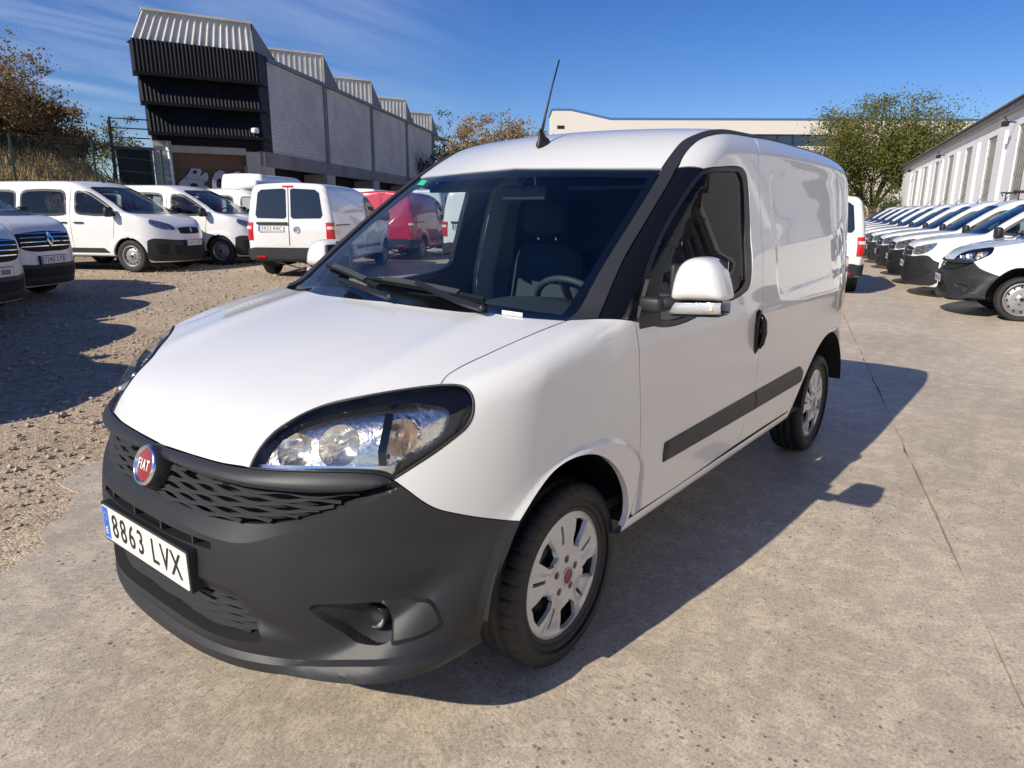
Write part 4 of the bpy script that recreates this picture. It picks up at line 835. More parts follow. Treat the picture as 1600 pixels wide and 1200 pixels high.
# ------------------------------------------------------------------ parked vans: one builder, several kinds
def make_F(k):
    Wz_ = Spl(*k['W']); Xc_ = Spl(*k['Xc']); X8_ = Spl(*k['X8']); Hc_ = Spl(*k['Hc']); Hr_ = Spl(*k['Hr']); (bx, bz), (tx, tz) = k['ws']; xt = k['tail']; hw = k['hw']; wb = k['wb']; R = k.get('R', .33)
    rk = k.get('tailk', .10); tap = k.get('taper', .10); cr = k.get('crown', .035); lean = k.get('lean', .06)
    def F(P):
        x = P[:, 0]; y = np.sqrt(P[:, 1]**2 + 1e-6); z = P[:, 2]
        w = Wz_(z) - tap * np.maximum(xt + .9 - x, 0)**2 - .10 * np.maximum(x + .1, 0)**2
        for hx in (0, -wb): w = w + .014 * sst(.50, .44, np.hypot(x - hx, z - R)) * sst(.3, .45, z)
        fs = y - w; a = Xc_(z); fn = (x - (a - (a - X8_(z)) * (y / (hw * .9))**k.get('p', 3.0))) * .9
        fh = (z - (Hc_(x) - .03 * (y / hw)**2)) * .93
        low = smax(smax(fn, fs, .14), fh, .08); t = np.maximum((z - bz) / (tz - bz), -.12)
        fw = (x - (bx + (tx - bx) * t + .10 * t * (1 - t) - .26 * y * y)) * .58
        cab = smax(smax(fw, fs, .10), (z - (Hr_(x) - cr * (y / .8)**2)) * .95, .10)
        b = smin(low, cab, .03); b = smax(b, xt + lean * np.maximum(z - .9, 0) - x + .03 * (y / .8)**4, rk); return smax(b, .20 + .13 * sst(.25, -.45, x) - z, .03)
    return F
def shell(name, F, k, mats, parent, cuts):
    xa = np.array(np.linspace(k['tail'] + .7, k['nose'] - .75, 84)); st = [('t', p) for p in np.radians(np.linspace(89.7, 3, 30))] + [('m', x) for x in xa] + [('n', p) for p in np.radians(np.linspace(3, 89.7, 46))]
    th = np.radians(np.linspace(-90, 270, 129)); O = []; D = []
    for c, v in st:
        if c == 'm': A = np.array([v, 0, .80]); d = np.stack([np.zeros_like(th), np.cos(th), np.sin(th)], 1)
        else: sg = -1 if c == 't' else 1; A = np.array([xa[0] if c == 't' else xa[-1], 0, .80]); d = np.stack([np.full_like(th, sg * math.sin(v)), math.cos(v) * np.cos(th), math.cos(v) * np.sin(th)], 1)
        O.append(A + d * 2.6); D.append(-d)
    O = np.concatenate(O); D = np.concatenate(D); P = cast(O, D, F); N = grad(P, F, .004); n = len(th); Q = []
    for i in range(len(st) - 1):
        for j in range(n - 1): Q.append((i * n + j, i * n + j + 1, (i + 1) * n + j + 1, (i + 1) * n + j))
    Q = np.array(Q); cen = P[Q].mean(1); keep = cen[:, 2] > -1; R = k.get('R', .33)
    for hx in (0, -k['wb']): keep &= ~((np.hypot(cen[:, 0] - hx, cen[:, 2] - R) < R + .065) & (np.abs(cen[:, 1]) > .45))
    for pr, poly, side in cuts:
        q = pr.to2(cen * np.array([1, 1, 1])) if side >= 0 else pr.to2(cen * np.array([1, -1, 1])); m = inpoly(q, poly)
        if side != 0: m &= (cen[:, 1] * side > .2)
        elif isinstance(pr, Planar) and abs(pr.d[0]) > .3: m &= cen[:, 0] * -pr.d[0] > (-.98 * abs(pr.d[0]) * 1.3 if pr.d[0] < 0 else 1.0)
        keep &= ~m
    Q = Q[keep]; fnv = np.cross(P[Q[:, 1]] - P[Q[:, 0]], P[Q[:, 2]] - P[Q[:, 0]]); fl = np.sum(fnv * N[Q[:, 0]], 1) < 0; Q[fl] = Q[fl][:, ::-1]; me = bpy.data.meshes.new(name); me.from_pydata(P.tolist(), [], Q.tolist()); me.polygons.foreach_set('use_smooth', [True] * len(Q)); me.update()
    me.normals_split_custom_set_from_vertices(N.tolist()); return link(name, me, mats, parent)
def arcp(cx, cz, r, a0, a1, n=14): return [(cx + r * math.cos(math.radians(a)), .9, cz + r * math.sin(math.radians(a))) for a in np.linspace(a0, a1, n)]
SIDE2 = Planar((0, -1, -.25))
def build_van(name, k, F, paint, rz=0.0, loc=(0, 0, 0), windows=True):
    """k holds outlines in the van's own metres: side ones as (x, z), front/rear ones as (y, z) half curves from the centre"""
    t = empty(name, loc, rz); R = k.get('R', .33); hw = k['hw']; C2 = Cyl(k['nose'] - 1.0, 1.0); xs = lambda p: [(a, hw, b) for a, b in p]
    WSP = Planar((-.6, 0, -.8)); cuts = []; D = k['over']
    S2 = lambda pts, F=F: surf(SIDE2, pts, F)
    def side3(p): return [tuple(v) for v in S2(xs(p))]
    def wsxy(p): return [tuple(v) for v in surf(Planar((-1, 0, 0), 4), [(0, y, z) for y, z in p], F)]
    for o in D:
        if o[1] == 'glass': cuts += [(SIDE2, inset(loop([SIDE2.to2(side3(o[2] + o[2][:1]))], .03), .020), s) for s in (1, -1)]
        if o[1] == 'ws': cuts.append((WSP, inset(loop([WSP.to2(wsxy([(-y, z) for y, z in o[2][::-1]] + o[2]))], .04), .022), 0))
    # windscreen outline (y, z): half outline from the top centre round to the bottom centre
    shell('body', F, k, [paint], t, cuts)
    for o in D:
        nm, ty, p = o[0], o[1], o[2]; m = o[3]; off = o[4] if len(o) > 4 else .004
        if ty == 'ws':
            P_ = wsxy(p); panel(nm, [P_, [P_[-1], P_[0]]], WSP, F, [m], t, sp=.07, thick=.01, off=off, gap=0, mirror='join')
            ins_ = [(y * .93, p[-1][1] + .045 + (z - p[-1][1]) * (1 - .085 / (p[0][1] - p[-1][1]))) for y, z in p]; P2 = wsxy(ins_)
            panel('windscreen_border', [P_, [P_[-1], P2[-1]], P2[::-1], [P2[0], P_[0]]], WSP, F, [M_['fritt']], t, sp=.035, thick=.0, off=off + .0025, gap=0, mirror='join')
        elif ty in ('glass', 'side'):
            P_ = side3(p + p[:1]); panel(nm, [P_], SIDE2, F, [m], t, sp=.06, thick=.008, off=off, gap=0, mirror='copy')
            if ty == 'glass':
                q = SIDE2.to2(P_[:-1]); q2_ = inset(q, .045); O, Dd = SIDE2.rays(q2_); P2 = cast(O, Dd, F)
                panel('window_frame', [P_], SIDE2, F, [M_['seal']], t, holes=[[list(map(tuple, np.vstack([P2, P2[:1]])))]], sp=.03, thick=0, off=off + .003, gap=0, mirror='copy')
        elif ty == 'sideflat':
            P_ = [(a, hw, b) for a, b in p]; panel(nm, [[P_[i], P_[(i + 1) % len(P_)]] for i in range(len(P_))], SIDE2, F, [m], t, sp=.03, thick=.012, off=off, gap=0, mirror='copy')
        elif ty == 'front':     # half curve pairs: upper and lower edges (y, z)
            up, lo_ = p; pu = [tuple(v) for v in surf(C2, [(C2.to2([(k['nose'] - 1 + math.sqrt(max(0, 1 - (y / 1.0)**2)) * 1.0, y, z)])[0]) for y, z in up], F, 0, True)]; pl = [tuple(v) for v in surf(C2, [(C2.to2([(k['nose'] - 1 + math.sqrt(max(0, 1 - (y / 1.0)**2)) * 1.0, y, z)])[0]) for y, z in lo_], F, 0, True)]
            fu, fl = full(pu), full(pl); panel(nm, [fu, [fu[-1], fl[-1]], fl[::-1], [fl[0], fu[0]]], C2, F, [m], t, sp=.03, thick=.012, off=off, gap=0)
        elif ty == 'lamp':
            pu = [tuple(v) for v in surf(C2, [(C2.to2([(k['nose'] - 1 + math.sqrt(max(0, 1 - y * y)), y, z)])[0]) for y, z in p], F, 0, True)]
            panel(nm, [pu + pu[:1]], C2, F, [m], t, sp=.025, thick=.01, off=off, gap=0, mirror='copy')
        elif ty == 'rear':
            P_ = [(k['tail'], y, z) for y, z in p]; 
            if o[5] == 'join': panel(nm, [P_[i:i + 2] for i in range(len(P_) - 1)] + [[P_[-1], P_[0]]], Planar((1, 0, 0), 6), F, [m], t, sp=.05, thick=.012, off=off, gap=0, mirror='join')
            else: panel(nm, [P_[i:i + 2] for i in range(len(P_) - 1)] + [[P_[-1], P_[0]]], Planar((1, 0, 0), 6), F, [m], t, sp=.05, thick=.012, off=off, gap=0, mirror='copy')
        elif ty == 'corner':   # tail lamps wrapped on the rear corner
            C3 = Cyl(k['tail'] + 1.0, 1.0, -1); P_ = [(a, z) for a, z in p]; pu = [tuple(v) for v in surf(C3, P_, F, 0, True)]; panel(nm, [pu[i:i + 2] for i in range(len(pu) - 1)] + [[pu[-1], pu[0]]], C3, F, [m], t, sp=.03, thick=.015, off=off, gap=0, mirror='copy')
        elif ty == 'seam':
            P_ = crom(np.array(side3(p)), .06)
            for s in (1, -1): b = MB(); b.tube([(v[0], s * v[1], v[2]) for v in P_], .0045, 5); b.build(nm, m, t)
    for hx in (0, -k['wb']):
        a0, a1 = -4, 184; inn = arcp(hx, R, R + .05, a0, a1); out_ = arcp(hx, R, R + .125, a1, a0); panel('arch_trim', [inn, [inn[-1], out_[0]], out_, [out_[-1], inn[0]]], SIDE2, F, [k.get('archmat', paint)], t, sp=.03, thick=.05, off=.003, gap=0, mirror='copy')
        for s in (1, -1):
            make_wheel(t, 'wheel', hx, s * (hw - .125), s, hubcap=False, R=R, wid=.21, rim=R - .115)
            b = MB(); V = []; Fc = []; n = 16
            for q in range(n + 1):
                a = math.radians(-20 + 220 * q / n)
                for y in (hw - .06, .45): V.append((hx + (R + .075) * math.cos(a), s * y, R + (R + .075) * math.sin(a)))
            for q in range(n): Fc.append((2 * q, 2 * q + 2, 2 * q + 3, 2 * q + 1))
            b.add(V, Fc, True); b.add([V[2 * q + 1] for q in range(n + 1)], [tuple(range(n + 1))]); b.build('wheel_liner', M_['black'], t)
    b = MB(); L0, L1 = k['tail'] + .15, k['nose'] - .25; b.box(((L0 + L1) / 2, 0, .34), (L1 - L0, 1.15, .10)); b.box((-k['wb'] / 2, 0, .36), (k['wb'] - .85, 1.68, .08)); b.build('underbody', M_['black'], t)
    if 'mirror' in k:
        mx_, mz_ = k['mirror']
        for s in (1, -1):
            b = MB(); b.box((mx_, s * (hw + .13), mz_), (.12, .20, .20), bev=.045, smooth=True); b.tube([(mx_ + .02, s * (hw - .06), mz_ - .06), (mx_ + .01, s * (hw + .1), mz_ - .05)], .032, 8); b.build('door_mirror', M_['plastic'], t)
    # dark cab interior
    (bx, bz), (tx, tz) = k['ws']; b = MB(); b.box((bx - .35, 0, bz - .30), (.55, 1.5, .45), bev=.06, smooth=True); b.build('dashboard', M_['trim'], t)
    for sy in (.42, -.42):
        b = MB(); b.box((tx - .50, sy, 1.05), (.16, .48, .70), Matrix.Rotation(-.2, 3, 'Y'), bev=.05, smooth=True); b.box((tx - .60, sy, 1.50), (.11, .27, .19), bev=.04, smooth=True); b.build('seat', M_['fabric'], t)
    A = frame((tx + .25, .40, bz + .02), (-.75, 0, .65), (0, 1, 0)); b = MB(); b.tube([A @ Vector((.19 * math.cos(a), .19 * math.sin(a), 0)) for a in np.linspace(0, 2 * math.pi, 25)], .017, 6, cap=False); b.build('steering_wheel', M_['trim'], t)
    if k.get('bulkhead', True): b = MB(); b.box((tx - .85, 0, 1.0), (.03, 1.56, 1.15)); b.box((tx - .85, 0, 1.60), (.03, 1.40, .10)); b.build('bulkhead', M_['bulk'], t)
    b = MB(); b.box((tx - .3, 0, .50), (1.8, 1.6, .05)); b.build('cab_floor', M_['trim'], t)
    b = MB(); ax = tx - .25; az = float(Spl(*k['Hr'])(ax)); b.tube([(ax, 0, az - .01), (ax - .06, 0, az + .09), (ax - .20, 0, az + .26)], [.014, .007, .004], 6); b.build('aerial', M_['seal'], t)
    return t
W1 = ([.1, .25, .45, .7, .95, 1.15, 1.4, 1.65, 1.9, 2.2], [.85, .885, .905, .915, .915, .905, .870, .825, .765, .69])
# mid-size van
KE = dict(hw=.915, wb=3.275, nose=.87, tail=-4.02, W=W1, R=.335, p=2.6,
    Xc=([.2, .3, .45, .6, .8, .95, 1.05, 1.2], [.80, .85, .87, .86, .83, .79, .74, .64]), X8=([.2, .3, .5, .7, .9, 1.05, 1.2], [.46, .50, .52, .51, .48, .43, .36]),
    Hc=([-1, -.3, .1, .35, .55, .70, .80, .88], [1.42, 1.30, 1.22, 1.15, 1.07, .985, .90, .78]), Hr=([-4.1, -3.6, -2.8, -2., -1.5, -1.15, -.95, -.75], [1.86, 1.885, 1.90, 1.90, 1.895, 1.86, 1.80, 1.70]),
    ws=((.14, 1.19), (-.93, 1.775)), mirror=(-.30, 1.24), bulkhead=False, over=[
    ('windscreen', 'ws', [(0, 1.765), (.35, 1.758), (.64, 1.74), (.68, 1.62), (.725, 1.42), (.77, 1.22), (.45, 1.205), (0, 1.20)], M_['dark_glass']),
    ('door_window', 'glass', [(-.34, 1.20), (-.28, 1.26), (-.75, 1.60), (-.92, 1.68), (-1.12, 1.70), (-1.20, 1.66), (-1.22, 1.45), (-1.18, 1.22), (-.9, 1.17), (-.55, 1.16)], M_['dark_glass']),
    ('rear_window', 'glass', [(-1.42, 1.20), (-1.44, 1.64), (-1.50, 1.70), (-2.45, 1.70), (-2.52, 1.64), (-2.52, 1.24), (-2.46, 1.19), (-1.50, 1.17)], M_['dark_glass']),
    ('quarter_window', 'glass', [(-2.66, 1.22), (-2.66, 1.66), (-2.72, 1.70), (-3.55, 1.68), (-3.62, 1.62), (-3.60, 1.26), (-3.52, 1.20), (-2.74, 1.18)], M_['dark_glass']),
    ('front_bumper', 'front', ([(0, .66), (.3, .665), (.55, .68), (.70, .70), (.80, .70), (.855, .66)], [(0, .222), (.4, .224), (.7, .232), (.82, .245), (.87, .29)]), M_['plastic']),
    ('grille', 'front', ([(0, .93), (.2, .925), (.36, .915)], [(0, .79), (.2, .79), (.33, .80)]), M_['black']),
    ('lower_grille', 'front', ([(0, .55), (.3, .55), (.5, .56)], [(0, .33), (.3, .335), (.46, .35)]), M_['black'], .009),
    ('headlamp', 'lamp', [(.42, .90), (.48, .975), (.60, 1.025), (.75, 1.075), (.815, 1.085), (.82, 1.02), (.76, .945), (.62, .885), (.49, .865)], M_['headlamp_far'] if 'headlamp_far' in M_ else M_['reflector']),
    ('fog_recess', 'lamp', [(.60, .40), (.60, .56), (.72, .60), (.76, .58), (.74, .40), (.66, .37)], M_['black'], .010),
    ('door_seam', 'seam', [(-.24, 1.20), (-.30, 1.0), (-.34, .7), (-.36, .42)], M_['seal']), ('door_seam', 'seam', [(-1.31, 1.76), (-1.33, 1.3), (-1.34, .9), (-1.32, .42)], M_['seal']), ('door_seam', 'seam', [(-2.58, 1.74), (-2.60, 1.2), (-2.60, .75)], M_['seal']),
    ('sill_moulding', 'sideflat', [(-.46, .40), (-.60, .50), (-2.75, .50), (-2.75, .40)], M_['plastic']),
    ('door_handle', 'sideflat', [(-1.02, 1.00), (-1.02, 1.035), (-1.24, 1.035), (-1.24, 1.00)], M_['plastic'], .025), ('door_handle', 'sideflat', [(-1.42, 1.00), (-1.42, 1.035), (-1.62, 1.035), (-1.62, 1.00)], M_['plastic'], .025),
    ('tail_lamp', 'corner', [(.66, .85), (.66, 1.35), (.78, 1.35), (.78, .85)], M_['tail'], .006),
    ('rear_bumper', 'rear', [(0, .60), (.72, .60), (.76, .34), (0, .34)], M_['plastic'], .03, 'join')])
# mid-size van with chromed broad grille and white bumper
KT = dict(KE); KT.update(p=3.2, Xc=([.2, .3, .6, .8, .95, 1.05, 1.2], [.84, .87, .885, .875, .85, .80, .70]), X8=([.2, .3, .5, .7, .9, 1.05, 1.2], [.50, .54, .57, .57, .55, .50, .42]), Hc=([-1, -.3, .1, .4, .6, .75, .83, .89], [1.44, 1.33, 1.25, 1.19, 1.13, 1.06, .97, .85])); KT['over'] = [o for o in KE['over'] if o[0] not in ('front_bumper', 'grille', 'lower_grille', 'rear_window', 'quarter_window', 'headlamp', 'fog_recess')] + [
    ('grille', 'front', ([(0, .985), (.2, .98), (.40, .965), (.50, .95)], [(0, .70), (.25, .70), (.42, .73), (.50, .80)]), M_['black']),
    ('headlamp', 'lamp', [(.50, .87), (.52, .955), (.62, 1.00), (.76, 1.045), (.815, 1.05), (.815, .98), (.76, .90), (.64, .85)], M_['headlamp_far'] if 'headlamp_far' in M_ else M_['reflector']),
    ('front_bumper', 'front', ([(0, .52), (.35, .52), (.55, .54), (.72, .55), (.855, .50)], [(0, .222), (.4, .224), (.7, .232), (.82, .245), (.87, .29)]), M_['plastic']),
    ('lower_grille', 'front', ([(0, .47), (.3, .47), (.5, .48)], [(0, .33), (.3, .335), (.46, .35)]), M_['black'], .009)] + [
    ('grille_bar', 'front', ([(0, z + .014), (.25, z + .013), (.46, z + .008)], [(0, z), (.25, z), (.46, z)]), M_['chrome'], .016) for z in (.77, .83, .89, .945)]
# compact van of the right-hand row
KR = dict(hw=.885, wb=2.81, nose=.86, tail=-3.50, R=.315, p=2.7, W=([.1, .25, .45, .7, .95, 1.1, 1.35, 1.6, 1.85], [.83, .86, .88, .888, .885, .872, .83, .775, .70]),
    Xc=([.2, .3, .45, .6, .75, .9, 1.0, 1.2], [.80, .845, .862, .860, .848, .82, .785, .68]), X8=([.2, .3, .5, .7, .9, 1.0, 1.1], [.45, .49, .52, .52, .48, .44, .38]),
    Hc=([-1, -.3, -.05, .2, .45, .65, .78, .86], [1.30, 1.175, 1.14, 1.108, 1.065, 1.015, .955, .85]), Hr=([-3.6, -3.2, -2.5, -1.8, -1.4, -1.1, -.92, -.7], [1.77, 1.79, 1.81, 1.81, 1.79, 1.745, 1.69, 1.58]),
    ws=((-.10, 1.13), (-.88, 1.665)), mirror=(-.38, 1.17), over=[
    ('windscreen', 'ws', [(0, 1.655), (.35, 1.65), (.58, 1.635), (.63, 1.50), (.69, 1.30), (.72, 1.15), (.4, 1.145), (0, 1.14)], M_['dark_glass']),
    ('door_window', 'glass', [(-.48, 1.14), (-.44, 1.18), (-.80, 1.48), (-.95, 1.57), (-1.15, 1.59), (-1.25, 1.56), (-1.30, 1.3), (-1.28, 1.15), (-.9, 1.11)], M_['dark_glass']),
    ('front_bumper', 'front', ([(0, .735), (.3, .735), (.50, .735), (.66, .76), (.74, .75), (.80, .68), (.85, .65)], [(0, .215), (.4, .218), (.7, .226), (.80, .24), (.85, .29)]), M_['plastic']),
    ('grille', 'front', ([(0, .905), (.25, .90), (.44, .88)], [(0, .745), (.25, .745), (.42, .76)]), M_['black']),
    ('grille_bar', 'front', ([(0, .845), (.25, .842), (.44, .838)], [(0, .828), (.25, .826), (.43, .824)]), M_['chrome'], .012), ('grille_bar', 'front', ([(0, .80), (.25, .798), (.43, .796)], [(0, .785), (.25, .783), (.42, .782)]), M_['trim'], .012), ('grille_bar', 'front', ([(0, .765), (.25, .763), (.42, .762)], [(0, .752), (.25, .75), (.42, .75)]), M_['trim'], .012),
    ('lower_grille', 'front', ([(0, .45), (.3, .45), (.42, .46)], [(0, .30), (.3, .31), (.40, .32)]), M_['black'], .009), ('grille_bar', 'front', ([(0, .412), (.2, .412), (.40, .416)], [(0, .40), (.2, .40), (.40, .404)]), M_['plastic_grey'], .013), ('grille_bar', 'front', ([(0, .368), (.2, .368), (.40, .372)], [(0, .356), (.2, .356), (.40, .36)]), M_['plastic_grey'], .013),
    ('fog_recess', 'lamp', [(.54, .36), (.52, .48), (.74, .53), (.78, .50), (.70, .37)], M_['black'], .010),
    ('headlamp', 'lamp', [(.45, .775), (.46, .885), (.58, .925), (.72, .965), (.80, .975), (.775, .895), (.69, .805), (.56, .765)], M_['headlamp_far'] if 'headlamp_far' in M_ else M_['reflector']),
    ('door_seam', 'seam', [(-.30, 1.10), (-.33, .9), (-.34, .6), (-.33, .42)], M_['seal']), ('door_seam', 'seam', [(-1.42, 1.66), (-1.44, 1.2), (-1.44, .8), (-1.38, .42)], M_['seal']),
    ('sill_moulding', 'sideflat', [(-.46, .50), (-.46, .58), (-2.30, .58), (-2.30, .50)], M_['plastic']), ('door_handle', 'sideflat', [(-1.18, .96), (-1.18, 1.0), (-1.37, 1.0), (-1.37, .96)], M_['plastic'], .025),
    ('tail_lamp', 'corner', [(.70, .80), (.70, 1.20), (.84, 1.20), (.84, .80)], M_['tail'], .006), ('rear_bumper', 'rear', [(0, .55), (.70, .55), (.74, .32), (0, .32)], M_['plastic'], .03, 'join')])
# compact van seen from behind
KC = dict(hw=.885, wb=2.68, nose=.86, tail=-3.52, R=.315, p=2.6, tailk=.07, taper=.035, crown=.05, lean=.10, W=([.1, .25, .45, .7, .95, 1.1, 1.35, 1.6, 1.85], [.83, .86, .88, .888, .888, .88, .845, .795, .73]),
    Xc=KR['Xc'], X8=KR['X8'], Hc=KR['Hc'], Hr=([-3.6, -3.3, -2.7, -2.0, -1.6, -1.25, -1.0, -.8], [1.80, 1.815, 1.82, 1.81, 1.79, 1.745, 1.69, 1.60]), ws=((-.10, 1.13), (-.95, 1.665)), mirror=(-.38, 1.17), over=[
    KR['over'][0], ('door_window', 'glass', [(-.42, 1.10), (-.36, 1.14), (-.80, 1.50), (-1.0, 1.58), (-1.32, 1.58), (-1.40, 1.3), (-1.40, 1.10), (-.9, 1.07)], M_['dark_glass']),
    ('front_bumper', 'front', ([(0, .62), (.5, .62), (.74, .64), (.85, .60)], [(0, .215), (.4, .218), (.7, .226), (.80, .24), (.85, .29)]), M_['plastic']),
    ('rear_window', 'rear', [(.045, 1.68), (.10, 1.70), (.54, 1.68), (.62, 1.62), (.68, 1.20), (.64, 1.14), (.09, 1.13), (.045, 1.17)], M_['rearglass'] if 'rearglass' in M_ else M_['gloss'], .005, 'copy'),
    ('door_gap', 'rear', [(.0, 1.74), (.006, 1.74), (.006, .62), (0, .62)], M_['seal'], .006, 'join'),
    ('tail_lamp', 'corner', [(.655, .72), (.655, 1.06), (.79, 1.06), (.79, .72)], M_['tail'], .014), ('lamp_clear', 'corner', [(.67, .93), (.67, .985), (.78, .985), (.78, .93)], M_['tail_clear'], .026),
    ('rear_bumper', 'rear', [(0, .58), (.70, .58), (.79, .56), (.79, .36), (.70, .34), (0, .34)], M_['plastic'], .045, 'join'), ('bumper_corner', 'corner', [(.62, .36), (.62, .56), (1.0, .56), (1.04, .40), (1.0, .36)], M_['plastic'], .035),
    ('reflector', 'rear', [(.48, .42), (.66, .42), (.66, .38), (.48, .38)], M_['tail'], .062, 'copy'), ('brake_lamp', 'rear', [(0, 1.755), (.11, 1.755), (.11, 1.725), (0, 1.725)], M_['tail'], .012, 'join'),
    ('plate_trim', 'rear', [(.10, 1.035), (.61, 1.035), (.61, .985), (.10, .985)], M_['plastic'], .03, 'none') if False else ('door_seam', 'seam', [(-1.48, 1.70), (-1.50, 1.2), (-1.48, .8), (-1.42, .42)], M_['seal']),
    ('sill_moulding', 'sideflat', [(-.46, .50), (-.46, .57), (-2.15, .57), (-2.15, .50)], M_['plastic']), ('slide_rail', 'sideflat', [(-2.55, 1.0), (-2.55, 1.025), (-3.30, 1.025), (-3.30, 1.0)], M_['seal'], .006)])
F_E = make_F(KE); F_T = make_F(KT); F_R = make_F(KR); F_C = make_F(KC)
def plate_front(t, k, F, text, z, y=0.0, simple=True):
    P = surf(Planar((-1, 0, 0), 4), [(0, y, z)], F, .03)[0]; number_plate('number_plate', text, frame((P[0], y, z), (1, 0, .02), (0, 1, 0)), t, simple=simple)
def plate_rear(t, k, F, text, z, y=0.0):
    P = surf(Planar((1, 0, 0), 6), [(0, y, z)], F, .02)[0]; number_plate('number_plate', text, frame((P[0], y, z), (-1, 0, .05), (0, -1, 0)), t, holder=False, simple=True)
def badge(t, P, axis, r, kind):
    A = frame(P, axis, (0, 1, 0)); b = MB()
    if kind == 'ring':
        b.lathe([(r * .82, .004), (r * .82, .012), (r, .012), (r, .0)], 28, A)
        for seg in (((-.62, .62), (-.18, -.05), (0, .25), (.18, -.05), (.62, .62)), ((-.88, .25), (-.36, -.78), (0, .02), (.36, -.78), (.88, .25))): b.bar([A @ Vector((p[0] * r * .85, p[1] * r * .85 + .05 * r, .008)) for p in seg], r * .17, .006, up=A.to_3x3() @ Vector((0, 0, 1)))
    elif kind == 'diamond':
        o = [(0, r * 1.3), (r * .75, 0), (0, -r * 1.3), (-r * .75, 0)]; i = [(p[0] * .5, p[1] * .5) for p in o]; V = [A @ Vector((*p, .02)) for p in o] + [A @ Vector((*p, .028)) for p in i] + [A @ Vector((*p, .0)) for p in o]
        b.add(V, [(k_, (k_ + 1) % 4, 4 + (k_ + 1) % 4, 4 + k_) for k_ in range(4)] + [(k_, 8 + k_, 8 + (k_ + 1) % 4, (k_ + 1) % 4) for k_ in range(4)])
    else:   # small upright animal-like silhouette
        o = [(-.1, -1), (.15, -.9), (.2, -.4), (.55, -.75), (.7, -.6), (.35, -.05), (.6, .1), (.55, .25), (.25, .2), (.4, .6), (.2, .95), (-.1, 1), (-.35, .7), (-.3, .3), (-.65, .35), (-.6, .2), (-.25, .0), (-.35, -.5)]; b.prism([(p[0] * r, p[1] * r) for p in o], .0, .012, A)
    return b.build('emblem', M_['chrome'], t)

# ------------------------------------------------------------------ parked vans in their places
def GZ(y):
    t = np.clip((-3 - np.asarray(y, float)) / 9, 0, 1); return .2 * t * t * (3 - 2 * t)
def put(o, x, y, deg): o.location = (x, y, float(GZ(y))); o.rotation_euler = (0, 0, math.radians(deg)); return o
WO = M_['white_old']
# mid-size vans beside the fence
e1 = put(build_van('parked_van', KE, F_E, WO), -5.71, -13.98, 118)
plate_front(e1, KE, F_E, '1675 KBG', .60); badge(e1, tuple(surf(Planar((-1, 0, 0), 4), [(0, 0, .86)], F_E, .015)[0]), (1, 0, .2), .055, 'lion')
tag(e1, 'white passenger van with dark side windows and steel wheels at the far left', 'van', 'vans parked along the fence')
hl_ = Vector((math.cos(math.radians(118 + 90)), math.sin(math.radians(118 + 90)))); hf_ = Vector((math.cos(math.radians(118)), math.sin(math.radians(118))))
e2 = copy_tree(e1, None, ('number_plate',)); p = Vector((-5.71, -13.98)) + hl_ * 2.35 + hf_ * .55; put(e2, p.x, p.y, 119)
tag(e2, 'white van with dark bumper just left of the white van showing its rear doors', 'van', 'vans parked along the fence')
e3 = copy_tree(e1, None, ('rear_window', 'quarter_window', 'number_plate')); p = Vector((-5.71, -13.98)) + hl_ * 4.8 + hf_ * .9; put(e3, p.x, p.y, 119)
tag(e3, 'white van with cooling unit on the roof behind the second fence-side van', 'van', 'vans parked along the fence')
b = MB(); b.box((-1.15, 0, 2.00), (.55, 1.05, .22), bev=.05, smooth=True); b.box((-.93, 0, 1.99), (.16, .90, .13), bev=.02); cu = b.build('cooling_unit', WO, e3)
for i in range(5): b = MB(); b.box((-.845, 0, 1.945 + i * .022), (.012, .84, .008)); b.build('cooling_slat', M_['plastic_grey'], cu)
# left-edge row
ta = build_van('parked_van', KT, F_T, WO)
plate_front(ta, KT, F_T, '7343 LYB', .58); badge(ta, tuple(surf(Planar((-1, 0, 0), 4), [(0, 0, .86)], F_T, .012)[0]), (1, 0, .15), .085, 'diamond')
tA = Vector((-1.78, -10.42))
for i, (dx, dy, lab) in enumerate(((.08, -.12, 'white van with slatted chrome grille and diamond badge at the left edge'), (1.27, 1.52, 'second of the left edge vans, between the diamond badge van and the nearest plate'), (2.30, 3.42, 'nearest left edge van, mostly out of frame, number plate low in view'), (3.2, 5.5, 'van cut off at left whose shadow crosses the gravel'))):
    o = ta if i == 0 else copy_tree(ta, None, ('number_plate',))
    if i in (1, 2): plate_front(o, KT, F_T, (None, '5324 LKF')[i - 1], .58)
    put(o, tA.x + dx, tA.y + dy, 124 + i); tag(o, lab, 'van', 'vans along the left edge')
